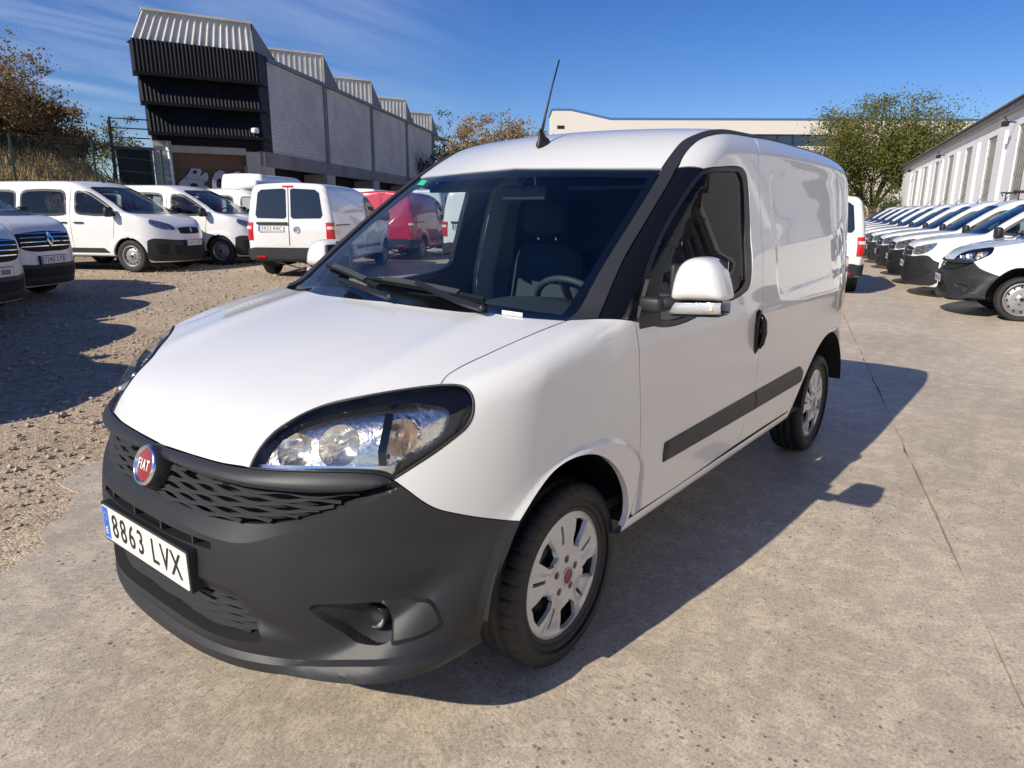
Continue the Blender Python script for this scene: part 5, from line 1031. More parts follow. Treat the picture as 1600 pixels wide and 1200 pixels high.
# vans showing their tails
c1 = build_van('parked_van', KC, F_C, WO); plate_rear(c1, KC, F_C, '3922 KRC', .94, .36)
P = surf(Planar((1, 0, 0), 6), [(0, -.16, .93)], F_C, .012)[0]; A_ = badge(c1, (float(P[0]), -.16, .93), (-1, 0, .05), .062, 'ring')
b = MB(); P = surf(Planar((1, 0, 0), 6), [(0, .36, 1.045)], F_C, .02)[0]; b.box((float(P[0]), .34, 1.045), (.05, .62, .05), bev=.012); b.build('plate_handle', M_['plastic_grey'], c1)
put(c1, -9.42, -11.95, 212); tag(c1, 'white van seen from behind with two dark rear windows and round chrome badge', 'van', 'vans seen from behind')
c2 = copy_tree(c1, None, ('number_plate',)); put(c2, -14.1, -14.1, 206); tag(c2, 'red van seen from behind through the big van windscreen', 'van', 'vans seen from behind')
for ch in c2.children:
    if ch.name.split('.')[0] in ('body', 'arch_trim'): ch.data = ch.data.copy(); ch.data.materials.clear(); ch.data.materials.append(M_['red'])
    if ch.name.split('.')[0] == 'rear_window': ch.data = ch.data.copy(); ch.data.materials.clear(); ch.data.materials.append(M_['red'])
c3 = copy_tree(c1, None, ('rear_window', 'number_plate')); plate_rear(c3, KC, F_C, None, .94, .36); put(c3, -14.05, -10.95, 210); tag(c3, 'white van with windowless rear doors right of the red van, seen through glass', 'van', 'vans seen from behind')
c4 = copy_tree(c1, None, ('plate_handle', 'number_plate')); put(c4, -15.50, -2.90, 197); tag(c4, 'white van with red tail lamp peeking out behind the big van', 'van', 'vans seen from behind')
# far high-roofed vans behind them
for i, (px_, D_, deg, lab) in enumerate(((-15.2, -22.3, 210, 'tall white van roof behind the white van with rear windows'), (-18.6, -20.6, 210, 'long white van behind the red van, left one'), (-21.6, -19.8, 205, 'long white van behind the red van, right one'), (-20.2, -15.8, 204, 'white van beyond the windowless white van'), (-24.0, -14.6, 204, 'farthest white van seen through the windscreen'))):
    o = copy_tree(e3, None, ('rear_window', 'quarter_window', 'cooling_unit', 'number_plate')); put(o, px_, D_, deg); o.scale = (1.05, 1.0, (1.32, 1.10, 1.12, 1.06, 1.06)[i]); tag(o, lab, 'van', 'far vans in the yard')
# right-hand row along the white hall
hR = Vector((.262, -.965)); degR = math.degrees(math.atan2(hR.y, hR.x))
n1 = copy_tree(van, None, ('hubcap', 'seat', 'bulkhead_rib', 'sticker', 'paper_slip', 'emblem', 'number_plate', 'wheel'))
p = Vector((-10.94, .38)) - hR * .93; put(n1, p.x, p.y, degR); n1.name = 'parked_van'
for x in (0, -2.755):
    for s in (1, -1): make_wheel(n1, 'wheel', x, s * .757, s, hubcap=False, R=.311)
number_plate('number_plate', None, PL, n1, simple=True)
tag(n1, 'white van with hexagon grille and round steel wheel at the right edge', 'van', 'vans along the white hall')
r1 = build_van('parked_van', KR, F_R, WO); badge(r1, tuple(surf(Planar((-1, 0, 0), 4), [(0, 0, .80)], F_R, .012)[0]), (1, 0, .25), .06, 'diamond')
plate_front(r1, KR, F_R, None, .585)
ords = ['first', 'second', 'third', 'fourth', 'fifth', 'sixth', 'seventh', 'eighth', 'ninth', 'tenth']
for k_ in range(10):
    o = r1 if k_ == 0 else copy_tree(r1); p = Vector((-13.38, -.54)) + Vector((-.957, -.29)) * (2.42 * k_) - hR * .86; put(o, p.x, p.y, degR + (random.uniform(-1.2, 1.2) if k_ else 0))
    tag(o, 'white compact van with black bumper, %s beyond the steel wheel van at right' % ords[k_], 'van', 'vans along the white hall')
    if k_ == 1:   # roof rack on one of them
        rk = empty('roof_rack', (0, 0, 0), 0, o)
        for s in (1, -1): b = MB(); b.tube([(-1.2, s * .58, 1.86), (-1.15, s * .58, 1.93), (-3.1, s * .58, 1.93)], .016, 8); b.build('rack_rail', M_['plastic'], rk)
        for x in (-1.25, -1.7, -2.2, -2.7, -3.1): b = MB(); b.tube([(x, -.58, 1.91), (x, .58, 1.91)], .014, 8); b.tube([(x, .58, 1.93), (x, .58, 1.76)], .012, 6); b.tube([(x, -.58, 1.93), (x, -.58, 1.76)], .012, 6); b.build('rack_bar', M_['plastic'], rk)
    if k_ == 0: b = MB(); b.box((-.62, .28, 1.30), (.004, .20, .17), Matrix.Rotation(-.55, 3, 'Y')); b.build('price_card', M_['greenpaper'], o)

# ------------------------------------------------------------------ ground
def nmat(name):
    m = bpy.data.materials.new(name); m.use_nodes = True; return m, m.node_tree, m.node_tree.nodes['Principled BSDF']
def nd(nt, t, **k):
    n = nt.nodes.new(t)
    for a, b in k.items():
        if a.startswith('_'): setattr(n, a[1:], b)
        else: n.inputs[a.replace('_', ' ')].default_value = b
    return n
def ramp(nt, src, stops):
    r = nt.nodes.new('ShaderNodeValToRGB'); el = r.color_ramp.elements
    while len(el) < len(stops): el.new(.5)
    for e, (p, c) in zip(el, stops): e.position = p; e.color = (*c, 1) if len(c) == 3 else c
    nt.links.new(src, r.inputs[0]); return r.outputs[0]
def mixc(nt, f, a, b, mode='MIX'):
    x = nt.nodes.new('ShaderNodeMix'); x.data_type = 'RGBA'; x.blend_type = mode
    for i, v in ((0, f), (6, a), (7, b)):
        if isinstance(v, (int, float)): x.inputs[i].default_value = v
        elif isinstance(v, tuple): x.inputs[i].default_value = (*v, 1)
        else: nt.links.new(v, x.inputs[i])
    return x.outputs[2]
# concrete with worn cement skin, exposed pebbles and brushed texture
m, nt, bs = nmat('worn_concrete'); tc = nd(nt, 'ShaderNodeTexCoord'); O_ = tc.outputs['Object']
big = nd(nt, 'ShaderNodeTexNoise', Scale=.55, Detail=6.0, Roughness=.6); nt.links.new(O_, big.inputs[0])
mid = nd(nt, 'ShaderNodeTexNoise', Scale=6.5, Detail=11.0, Roughness=.78); nt.links.new(O_, mid.inputs[0])
fine = nd(nt, 'ShaderNodeTexNoise', Scale=105.0, Detail=6.0, Roughness=.75); nt.links.new(O_, fine.inputs[0])
mp = nd(nt, 'ShaderNodeMapping'); mp.inputs['Scale'].default_value = (18, 95, 1); mp.inputs['Rotation'].default_value = (0, 0, .5); nt.links.new(O_, mp.inputs[0])
br_ = nd(nt, 'ShaderNodeTexNoise', Scale=2.2, Detail=6.0, Roughness=.65); nt.links.new(mp.outputs[0], br_.inputs[0])
c0 = ramp(nt, big.outputs[0], [(.32, (.51, .43, .32)), (.5, (.585, .495, .378)), (.68, (.655, .562, .438))])
skin = ramp(nt, mid.outputs[0], [(.49, (0, 0, 0)), (.55, (1, 1, 1))])
c1_ = mixc(nt, skin, mixc(nt, 1.0, c0, (.88, .88, .885), 'MULTIPLY'), mixc(nt, 1.0, c0, (1.08, 1.08, 1.075), 'MULTIPLY'))
grain = ramp(nt, fine.outputs[0], [(.30, (.36, .36, .36)), (.44, (.84, .84, .84)), (.58, (1.08, 1.08, 1.08)), (.72, (1.36, 1.35, 1.33))])
c2_ = mixc(nt, 1.0, c1_, grain, 'MULTIPLY')
vo = nd(nt, 'ShaderNodeTexVoronoi', Scale=52.0); nt.links.new(O_, vo.inputs[0]); vn = nd(nt, 'ShaderNodeSeparateColor'); nt.links.new(vo.outputs['Color'], vn.inputs[0])
peb = nd(nt, 'ShaderNodeMath', _operation='LESS_THAN'); nt.links.new(vo.outputs['Distance'], peb.inputs[0])
sz = nd(nt, 'ShaderNodeMapRange'); nt.links.new(vn.outputs[0], sz.inputs[0]); sz.inputs[1].default_value = .62; sz.inputs[2].default_value = 1.0; sz.inputs[3].default_value = -.05; sz.inputs[4].default_value = .42; nt.links.new(sz.outputs[0], peb.inputs[1])
wornmask = ramp(nt, big.outputs[0], [(.36, (.0, .0, .0)), (.47, (1, 1, 1))]); pm = nd(nt, 'ShaderNodeMath', _operation='MULTIPLY'); nt.links.new(peb.outputs[0], pm.inputs[0]); nt.links.new(wornmask, pm.inputs[1])
pcol = ramp(nt, vn.outputs[1], [(0, (.14, .12, .095)), (.5, (.26, .23, .185)), (.8, (.36, .31, .24)), (1, (.18, .175, .17))])
st2 = nd(nt, 'ShaderNodeTexNoise', Scale=.9, Detail=5.0, Roughness=.55, Distortion=.6); nt.links.new(O_, st2.inputs[0]); pm2 = nd(nt, 'ShaderNodeMath', _operation='MULTIPLY'); nt.links.new(pm.outputs[0], pm2.inputs[0]); nt.links.new(ramp(nt, st2.outputs[0], [(.36, (.2, .2, .2)), (.56, (1, 1, 1))]), pm2.inputs[1])
c3_ = mixc(nt, pm2.outputs[0], c2_, pcol)
# old spills and tyre dirt
sp1 = nd(nt, 'ShaderNodeTexNoise', Scale=.33, Detail=8.0, Roughness=.62); nt.links.new(O_, sp1.inputs[0]); c3_ = mixc(nt, ramp(nt, sp1.outputs[0], [(.52, (0, 0, 0)), (.70, (.55, .55, .55))]), c3_, mixc(nt, 1.0, c3_, (.66, .655, .65), 'MULTIPLY'))
wv = nd(nt, 'ShaderNodeMapping'); wv.inputs['Scale'].default_value = (.05, .62, 1); wv.inputs['Rotation'].default_value = (0, 0, .28); nt.links.new(O_, wv.inputs[0]); ty = nd(nt, 'ShaderNodeTexNoise', Scale=3.0, Detail=4.0); nt.links.new(wv.outputs[0], ty.inputs[0]); c3_ = mixc(nt, ramp(nt, ty.outputs[0], [(.50, (0, 0, 0)), (.68, (.5, .5, .5))]), c3_, mixc(nt, 1.0, c3_, (.80, .80, .80), 'MULTIPLY'))
nt.links.new(c3_, bs.inputs['Base Color'])
hsum = nd(nt, 'ShaderNodeMath', _operation='MULTIPLY_ADD'); nt.links.new(br_.outputs[0], hsum.inputs[0]); hsum.inputs[1].default_value = .8; nt.links.new(fine.outputs[0], hsum.inputs[2])
h2 = nd(nt, 'ShaderNodeMath', _operation='MULTIPLY_ADD'); nt.links.new(mid.outputs[0], h2.inputs[0]); h2.inputs[1].default_value = 1.6; nt.links.new(hsum.outputs[0], h2.inputs[2])
bp = nd(nt, 'ShaderNodeBump', Strength=.55, Distance=.007); nt.links.new(h2.outputs[0], bp.inputs['Height']); nt.links.new(bp.outputs[0], bs.inputs['Normal']); M_['concrete'] = m
# compacted dirt and gravel
m, nt, bs = nmat('gravel_dirt'); tc = nd(nt, 'ShaderNodeTexCoord'); O_ = tc.outputs['Object']
big = nd(nt, 'ShaderNodeTexNoise', Scale=.45, Detail=7.0, Roughness=.65); nt.links.new(O_, big.inputs[0]); vo = nd(nt, 'ShaderNodeTexVoronoi', Scale=30.0); nt.links.new(O_, vo.inputs[0]); vs = nd(nt, 'ShaderNodeSeparateColor'); nt.links.new(vo.outputs['Color'], vs.inputs[0])
vo2 = nd(nt, 'ShaderNodeTexVoronoi', Scale=75.0); nt.links.new(O_, vo2.inputs[0]); fine = nd(nt, 'ShaderNodeTexNoise', Scale=160.0, Detail=5.0, Roughness=.7); nt.links.new(O_, fine.inputs[0])
c0 = ramp(nt, big.outputs[0], [(.3, (.35, .275, .195)), (.5, (.45, .362, .268)), (.7, (.52, .43, .33))])
st_ = ramp(nt, vs.outputs[0], [(0, (.62, .60, .56)), (.3, (.9, .88, .85)), (.7, (1.08, 1.05, 1.0)), (1, (1.35, 1.3, 1.22))]); c1_ = mixc(nt, .85, c0, st_, 'MULTIPLY'); c2_ = mixc(nt, .8, c1_, ramp(nt, fine.outputs[0], [(.3, (.6, .6, .6)), (.5, (1, 1, 1)), (.75, (1.3, 1.3, 1.3))]), 'MULTIPLY')
nt.links.new(c2_, bs.inputs['Base Color']); bs.inputs['Roughness'].default_value = .95; bs.inputs['Specular IOR Level'].default_value = .15
inv = nd(nt, 'ShaderNodeMath', _operation='SUBTRACT'); inv.inputs[0].default_value = 1.0; nt.links.new(vo.outputs['Distance'], inv.inputs[1]); ad = nd(nt, 'ShaderNodeMath', _operation='SUBTRACT'); nt.links.new(inv.outputs[0], ad.inputs[0]); nt.links.new(vo2.outputs['Distance'], ad.inputs[1])
bp = nd(nt, 'ShaderNodeBump', Strength=.55, Distance=.010); nt.links.new(ad.outputs[0], bp.inputs['Height']); nt.links.new(bp.outputs[0], bs.inputs['Normal']); M_['gravel'] = m
M_['stone'] = mat('gravel_stone', (.50, .415, .315), .9, noise=(22, 1.0, (.28, .235, .18), 2))
M_['drygrass'] = mat('dry_grass', (.40, .29, .12), .9, noise=(1.5, 1.0, (.27, .19, .08), 3))
M_['bank'] = mat('dry_bank', (.34, .25, .12), .95, noise=(.6, 1.0, (.22, .16, .08), 6))
# edge between concrete and dirt
bd = Vector((-.718, -.696)); bn = Vector((.696, -.718)); b0 = Vector((.27, -1.90))
def edge_pt(s): return b0 + bd * s
ys = np.concatenate([np.linspace(-140, -26, 20), np.linspace(-25, 12, 75), np.linspace(14, 140, 12)]); xs_ = np.concatenate([np.linspace(-160, -32, 18), np.linspace(-30, 12, 85), np.linspace(15, 140, 10)])
V = []; rn = np.random.default_rng(2)
for y in ys:
    for x in xs_:
        e = (Vector((x, y)) - b0).dot(bn); V.append((x, y, float(GZ(y)) + (.012 * math.sin(x * 1.7 + y * .6) * math.sin(y * 1.3 - x * .4) - .004 if e > .45 else (-.001 if e > -.4 else -.03))))
nx = len(xs_); Fc = [(j * nx + i, j * nx + i + 1, (j + 1) * nx + i + 1, (j + 1) * nx + i) for j in range(len(ys) - 1) for i in range(nx - 1)]
tag(link('ground', mesh('ground', V, Fc, True), M_['gravel']), 'tan gravel and dirt yard on the left', None, None, 'structure')
# concrete slabs: bays divided by joints
J0 = Vector((-5.75, .53)); Jd = Vector((-.958, -.288))           # long joint, parallel to the hall
Jn = Vector((-.288, .958))
pave = empty('concrete_pavement', (0, 0, 0)); tag(pave, kind='structure')
def frag(s): return edge_pt(s) + bn * (.10 * math.sin(s * 1.9) + .07 * math.sin(s * 4.3 + 1) + .05 * math.sin(s * 9.1) + .03 * math.sin(s * 21.0) + .22)
def rough(pts):
    o = []
    for i, p in enumerate(pts):
        q = pts[(i + 1) % len(pts)]; L_ = (q - p).length; o.append(p)
        if 1.0 < L_ < 60:
            d = (q - p) / L_; nn = Vector((-d.y, d.x)); k = int(min(L_ / .16, 160))
            for j in range(1, k): t = j / k; x = p.lerp(q, t); o.append(x + nn * (random.uniform(-.0035, .0035) + (random.uniform(0, .014) if random.random() < .12 else 0)))
    return o
def slab(pts):
    pts = rough([Vector(p) for p in pts]); top = [(p.x, p.y, float(GZ(p.y)) + .004) for p in pts]; n = len(pts)
    b = MB(); b.add(top + [(x, y, z - .05) for x, y, z in top], [tuple(range(n))] + [(i, n + i, n + (i + 1) % n, (i + 1) % n) for i in range(n)])
    return b.build('slab', M_['concrete'], pave)
g_ = .0028; ra = [frag(s) for s in np.arange(-14, 30, .12)]
# joint line meets the ragged edge far behind; split into near bay (under the van) and far bays (towards the hall)
A0 = J0 - Jd * 22; A1 = J0 + Jd * 60
cutp = [J0 - Jd * .52, J0 + Jd * 14.0]   # cross joints
def bay(s0, s1, side):
    a, b_ = J0 + Jd * (s0 + g_), J0 + Jd * (s1 - g_); o = Jn * g_; return [a + o, b_ + o, b_ + Jn * 9.5, a + Jn * 9.5] if side > 0 else None
for s0, s1 in ((-24, -.52), (-.52, 6.5), (6.5, 13.5), (13.5, 20.5), (20.5, 40), (40, 75)): slab(bay(s0, s1, 1)[::-1])
near = [Vector(p) for p in ra if (Vector(p) - J0).dot(Jn) < -g_ and (Vector(p) - J0).dot(Jd) < 24]
lo_ = [p for p in near if (p - J0).dot(Jd) < -.52 - g_]; hi_ = [p for p in near if (p - J0).dot(Jd) > -.52 + g_]
a = J0 - Jd * 24 - Jn * g_; b_ = J0 - Jd * (.52 + g_) - Jn * g_
def toward(p, s): return p + Jd * (s - (p - J0).dot(Jd))
slab([a, b_] + [toward(lo_[-1], -.52 - g_)] + lo_[::-1] + [toward(lo_[0], -24)] )
slab([J0 - Jd * (.52 - g_) - Jn * g_, J0 + Jd * 24 - Jn * g_] + [toward(hi_[-1], 24)] + hi_[::-1] + [toward(hi_[0], -.52 + g_)])
# gravel stones
def stones(N, region, smin, smax, seed, name, label):
    rg = np.random.default_rng(seed); base = bmesh.new(); bmesh.ops.create_icosphere(base, subdivisions=1, radius=1.0); bv = np.array([v.co[:] for v in base.verts]); bf = np.array([[v.index for v in f.verts] for f in base.faces]); base.free()
    VV = []; FF = []; c = 0; nb = len(bv)
    P = region(rg, N)
    for i, (x, y) in enumerate(P):
        s = smin + (smax - smin) * rg.random()**4; sc = s * np.array([1, .7 + .3 * rg.random(), .45 + .3 * rg.random()]); a = rg.random() * 6.283; v = bv * (1 + .22 * rg.standard_normal((nb, 1))) * sc
        v = np.stack([v[:, 0] * math.cos(a) - v[:, 1] * math.sin(a), v[:, 0] * math.sin(a) + v[:, 1] * math.cos(a), v[:, 2]], 1) + np.array([x, y, float(GZ(y)) + sc[2] * .30]); VV.append(v); FF.append(bf + c); c += nb
    V = np.concatenate(VV); F_ = np.concatenate(FF); me = bpy.data.meshes.new(name); me.from_pydata(V.tolist(), [], F_.tolist()); me.update(); return tag(link(name, me, M_['stone']), label, 'gravel', None, 'stuff')
def reg_near(rg, N):
    o = []
    while len(o) < N:
        s = rg.uniform(-3.0, 7.0); e = rg.exponential(1.7) + rg.normal(.28, .16)
        if e < -.05 and rg.random() > .10: continue
        p = edge_pt(s) + bn * e; o.append((p.x, p.y))
    return o
def reg_far(rg, N):
    o = []
    while len(o) < N:
        s = rg.uniform(0, 22); e = rg.uniform(.5, 11); p = edge_pt(s) + bn * e; o.append((p.x, p.y))
    return o
stones(7000, reg_near, .005, .024, 3, 'gravel_stones', 'loose tan stones along the concrete edge in front')
stones(9000, reg_far, .012, .034, 4, 'gravel_stones', 'coarse tan gravel spread between the parked vans')
def reg_conc(rg, N): return [(rg.uniform(-3, 1.4), rg.uniform(-1.2, 2.2)) for _ in range(N)]
stones(70, reg_conc, .003, .008, 6, 'grit', 'few dark grit crumbs lying on the concrete')

# ------------------------------------------------------------------ white hall on the right
M_['hall'] = mat('hall_white_render', (.84, .845, .85), .85, noise=(.9, .5, (.76, .76, .755), 6), bump=(30, .2, .01))
M_['hall_grey'] = mat('hall_eave_grey', (.36, .36, .35), .8, noise=(1.5, .8, (.26, .26, .25), 6)); M_['mesh_grey'] = mat('window_sheet_grey', (.13, .13, .128), .7, noise=(2.5, .8, (.20, .195, .19), 5))
M_['roof_sheet'] = mat('roof_sheet', (.30, .29, .27), .8, noise=(1.2, .8, (.20, .19, .18), 5))
hq = Vector((-16.2, 5.2)); ht = Vector((-.965, -.262)).normalized(); hn = Vector((-ht.y, ht.x))  # hn: into the yard?
if hn.dot(Vector((0, 0)) - hq) < 0: hn = -hn
def HP(s, o, z): p = hq + ht * s + hn * o; return (p.x, p.y, z)
def hbox(b, s0, s1, o0, o1, z0, z1, mi=0):
    V = [HP(s, o, z) for s in (s0, s1) for o in (o0, o1) for z in (z0, z1)]; b.add(V, [(0, 1, 3, 2), (4, 6, 7, 5), (0, 4, 5, 1), (2, 3, 7, 6), (0, 2, 6, 4), (1, 5, 7, 3)], False, mi)
hall = empty('hall', HP(0, 0, 0)); tag(hall, 'long white hall with narrow grey barred windows along the right side', 'building')
hall.location = (0, 0, 0)
S0, S1 = -26.4, 72.0; wk = [27.2 + 6.4 * k for k in range(-8, 6) if 27.2 + 6.4 * k > S0 + 1]
b = MB(); hbox(b, S0, S1, -.25, 0, 0, 1.15); hbox(b, S0, S1, -.25, 0, 5.42, 6.1)
e0 = S0
for s in wk + [S1]: hbox(b, e0, s, -.25, 0.0, 1.15, 5.42); e0 = s + 2.1
if e0 < S1: hbox(b, e0, S1, -.25, 0, 1.15, 5.42)
hbox(b, S1, S1 + .25, -12, 0, 0, 6.1); b.build('wall', M_['hall'], hall)
for s in wk:
    for q in ([s + 4.1] ): b = MB(); hbox(b, q, q + .38, .0, .13, 0, 5.40); b.build('pilaster', M_['hall'], hall)
    b = MB(); V = []; Fc = []
    n = 22
    for i in range(n + 1):
        q = s - .02 + 2.14 * i / n
        for z in (1.13, 5.44): V.append(HP(q, -.17 + (.03 if i % 2 else 0), z))
    for i in range(n): Fc.append((2 * i, 2 * i + 1, 2 * i + 3, 2 * i + 2))
    b.add(V, Fc); wn_ = b.build('window', M_['mesh_grey'], hall)
    for j in range(6): b = MB(); q = s + .22 + j * .33; hbox(b, q, q + .03, -.06, -.03, 1.16, 5.41); b.build('window_bar', M_['bar_grey'], wn_)
    for z in (2.2, 3.3, 4.4): b = MB(); hbox(b, s + .01, s + 2.09, -.075, -.062, z, z + .04); b.build('window_rail', M_['bar_grey'], wn_)
b = MB(); hbox(b, S0, S1 + .3, -.25, .22, 6.1, 6.42); b.build('eave', M_['hall_grey'], hall)
V = []; Fc = []; n = int((S1 + .6 - S0) / .13)
for i in range(n + 1):
    s = S0 + i * .13; dz = .03 * (1 if i % 2 else -1)
    V += [HP(s, .42, 6.47 + dz), HP(s, -9, 8.6 + dz)]
for i in range(n): Fc.append((2 * i, 2 * i + 1, 2 * i + 3, 2 * i + 2))
b = MB(); b.add(V, Fc, True); b.build('roof', M_['roof_sheet'], hall)
for s in (23.6, 43.8, 62.):
    fl = empty('floodlight', HP(s, .0, 5.75)); tag(fl, 'dark floodlight on a bracket under the hall eave, %s' % {23.6: 'nearest', 43.8: 'middle', 62.: 'farthest'}[s], 'floodlight', 'floodlights on the hall')
    fl.location = (0, 0, 0); b = MB(); b.tube([HP(s, .0, 5.6), HP(s, .35, 5.65), HP(s, .5, 5.9)], .03, 6); b.build('bracket', M_['black'], fl); b = MB(); c = HP(s, .42, 5.55); b.box(c, (.35, .25, .22), Matrix.Rotation(.3, 3, 'Z'), bev=.03); b.build('lamp_head', M_['black'], fl)
# low lean-to at the far end of the hall
sh_ = empty('shed', (0, 0, 0)); tag(sh_, 'small dark shed under the big tree at the end of the hall', 'shed')
b = MB(); hbox(b, 77, 84, -6, 1.0, 0, 2.4); b.build('wall', M_['roof_sheet'], sh_); b = MB(); V = [HP(76.6, 1.6, 2.3), HP(84.4, 1.6, 2.3), HP(84.4, -6.4, 4.2), HP(76.6, -6.4, 4.2)]; b.add(V + [(x, y, z + .08) for x, y, z in V], [(0, 1, 2, 3), (4, 7, 6, 5), (0, 4, 5, 1), (1, 5, 6, 2), (2, 6, 7, 3), (3, 7, 4, 0)]); b.build('roof', M_['roof_sheet'], sh_)

# ------------------------------------------------------------------ long beige building at the back
M_['beige'] = mat('beige_render', (.72, .665, .60), .85, noise=(.08, .6, (.67, .615, .55), 5)); M_['blue_trim'] = mat('blue_parapet', (.05, .16, .40), .5); M_['bandglass'] = mat('band_window_glass', (.03, .05, .08), .08, coat=.8)
bq = Vector((-67.06, -27.93)); bt_ = Vector((-.623, .783)); bnv = Vector((.783, .623))
KB = 1.45
bq = Vector((1.722, 1.962)) + (bq - Vector((1.722, 1.962))) * KB
def BP(s, o, z): p = bq + bt_ * (s * KB) + bnv * o; return (p.x, p.y, 1.457 + (z - 1.457) * KB if z > 0 else 0)
bb_ = empty('office_building', (0, 0, 0)); tag(bb_, 'long beige flat roofed building with thin blue parapet in the distance', 'building')
prof = [(-15.5, 0), (-15.5, 11.25), (-13.7, 11.25), (-9.8, 10.42), (46, 10.55), (46, 0)]
w0, w1_ = 2.0, 14.6
def bpoly(b, pts, o0, o1): n = len(pts); V = [BP(s, o0, z) for s, z in pts] + [BP(s, o1, z) for s, z in pts]; b.add(V, [tuple(range(n)), tuple(range(2 * n - 1, n - 1, -1))] + [(i, (i + 1) % n, n + (i + 1) % n, n + i) for i in range(n)])
b = MB(); bpoly(b, [(-15.5, 9.15), (-15.5, 11.25), (-13.7, 11.25), (-9.8, 10.42), (46, 10.55), (46, 9.15)], -8, 0); bpoly(b, [(-15.5, 0), (-15.5, 9.15), (w0, 9.15), (w0, 0)], -8, 0); bpoly(b, [(w1_, 0), (w1_, 9.15), (46, 9.15), (46, 0)], -8, 0); bpoly(b, [(w0, 0), (w0, 8.05), (w1_, 8.05), (w1_, 0)], -8, 0); b.build('wall', M_['beige'], bb_)
b = MB(); bpoly(b, [(-15.6, 11.25), (-15.6, 11.42), (-13.65, 11.42), (-9.75, 10.59), (46.1, 10.72), (46.1, 10.55), (-9.8, 10.42), (-13.7, 11.25)], -8.1, .08); b.build('parapet', M_['blue_trim'], bb_)
np_ = 8
for i in range(np_):
    s = w0 + (w1_ - w0) * i / np_; b = MB(); bpoly(b, [(s + .05, 8.05), (s + .05, 9.15), (s + (w1_ - w0) / np_ - .05, 9.15), (s + (w1_ - w0) / np_ - .05, 8.05)], -.35, -.25); wv = b.build('window', M_['bandglass'], bb_)
    b = MB(); bpoly(b, [(s - .05, 8.05), (s - .05, 9.15), (s + .05, 9.15), (s + .05, 8.05)], -.4, -.1); b.build('mullion', M_['plastic_grey'], wv)
b = MB(); bpoly(b, [(-15.0, 9.55), (-15.0, 9.85), (-14.3, 9.85), (-14.3, 9.55)], 0, .06); b.build('vent', M_['black'], bb_)

# ------------------------------------------------------------------ factory with saw-tooth roof
def brickmat(name, c1, c2, mortar, sx, sy):
    m, nt, bs = nmat(name); tc = nd(nt, 'ShaderNodeTexCoord'); uv = nd(nt, 'ShaderNodeUVMap'); bk = nd(nt, 'ShaderNodeTexBrick', Scale=1.0); bk.inputs['Color1'].default_value = (*c1, 1); bk.inputs['Color2'].default_value = (*c2, 1); bk.inputs['Mortar'].default_value = (*mortar, 1)
    bk.inputs['Brick Width'].default_value = sx; bk.inputs['Row Height'].default_value = sy; bk.inputs['Mortar Size'].default_value = .012; nt.links.new(uv.outputs[0], bk.inputs[0]); n = nd(nt, 'ShaderNodeTexNoise', Scale=.5, Detail=7.0); nt.links.new(tc.outputs['Object'], n.inputs[0])
    c = mixc(nt, .7, bk.outputs[0], ramp(nt, n.outputs[0], [(.3, (.72, .72, .72)), (.55, (1, 1, 1)), (.75, (1.15, 1.14, 1.12))]), 'MULTIPLY'); nt.links.new(c, bs.inputs['Base Color']); bs.inputs['Roughness'].default_value = .92; bp = nd(nt, 'ShaderNodeBump', Strength=.6, Distance=.01); nt.links.new(bk.outputs['Fac'], bp.inputs['Height']); bp.invert = True; nt.links.new(bp.outputs[0], bs.inputs['Normal']); return m
M_['block'] = brickmat('grey_concrete_block', (.62, .60, .56), (.55, .53, .50), (.42, .40, .38), .40, .20)
M_['fconc'] = mat('factory_concrete', (.48, .45, .40), .9, noise=(.8, .9, (.36, .34, .31), 7)); M_['beam'] = mat('stained_concrete_beam', (.27, .26, .25), .9, noise=(.7, .9, (.18, .175, .17), 7))
M_['blacksheet'] = mat('black_sheet', (.007, .007, .010), .6, spec=.2, noise=(1.2, .8, (.012, .012, .017), 4)); M_['whitesheet'] = mat('white_roof_sheet', (.62, .60, .55), .6, noise=(1.0, .9, (.48, .46, .42), 6)); M_['bluesheet'] = mat('grey_blue_flashing', (.16, .18, .22), .6, noise=(.6, .7, (.12, .13, .16), 5))
M_['rust'] = mat('brown_shutter', (.17, .075, .035), .7, noise=(.9, .8, (.12, .05, .022), 6)); M_['graf'] = mat('graffiti_grey', (.52, .53, .56), .8, noise=(3, .7, (.38, .39, .42), 3)); M_['grafk'] = mat('graffiti_black', (.012, .012, .014), .8)
fb = Vector((-18.67, -30.10)); tf = Vector((-.933, .361)).normalized(); tw = Vector((-.864, -.504)).normalized(); nf = Vector((-tf.y, tf.x)); nw = Vector((-tw.y, tw.x))
if nf.dot(Vector((1.7, 2)) - fb) < 0: nf = -nf
if nw.dot(Vector((1.7, 2)) - fb) < 0: nw = -nw
def FP(s, o, z): p = fb + tf * s + nf * o; return (p.x, p.y, z)
def WP(s, o, z): p = fb + tw * s + nw * o; return (p.x, p.y, z)
fac = empty('factory', (0, 0, 0)); tag(fac, 'grey block factory with black louvred gable and white saw tooth roof', 'building')
def qbox(b, PF, s0, s1, o0, o1, z0, z1): b.add([PF(s, o, z) for s in (s0, s1) for o in (o0, o1) for z in (z0, z1)], [(0, 1, 3, 2), (4, 6, 7, 5), (0, 4, 5, 1), (2, 3, 7, 6), (0, 2, 6, 4), (1, 5, 7, 3)])
def uvwall(name, quad, L, H, m):
    me = mesh(name, quad, [(0, 1, 2, 3)]); uv = me.uv_layers.new(name='UVMap'); 
    for i, c in enumerate(((0, 0), (L, 0), (L, H), (0, H))): uv.data[i].uv = c
    return link(name, me, m, fac)
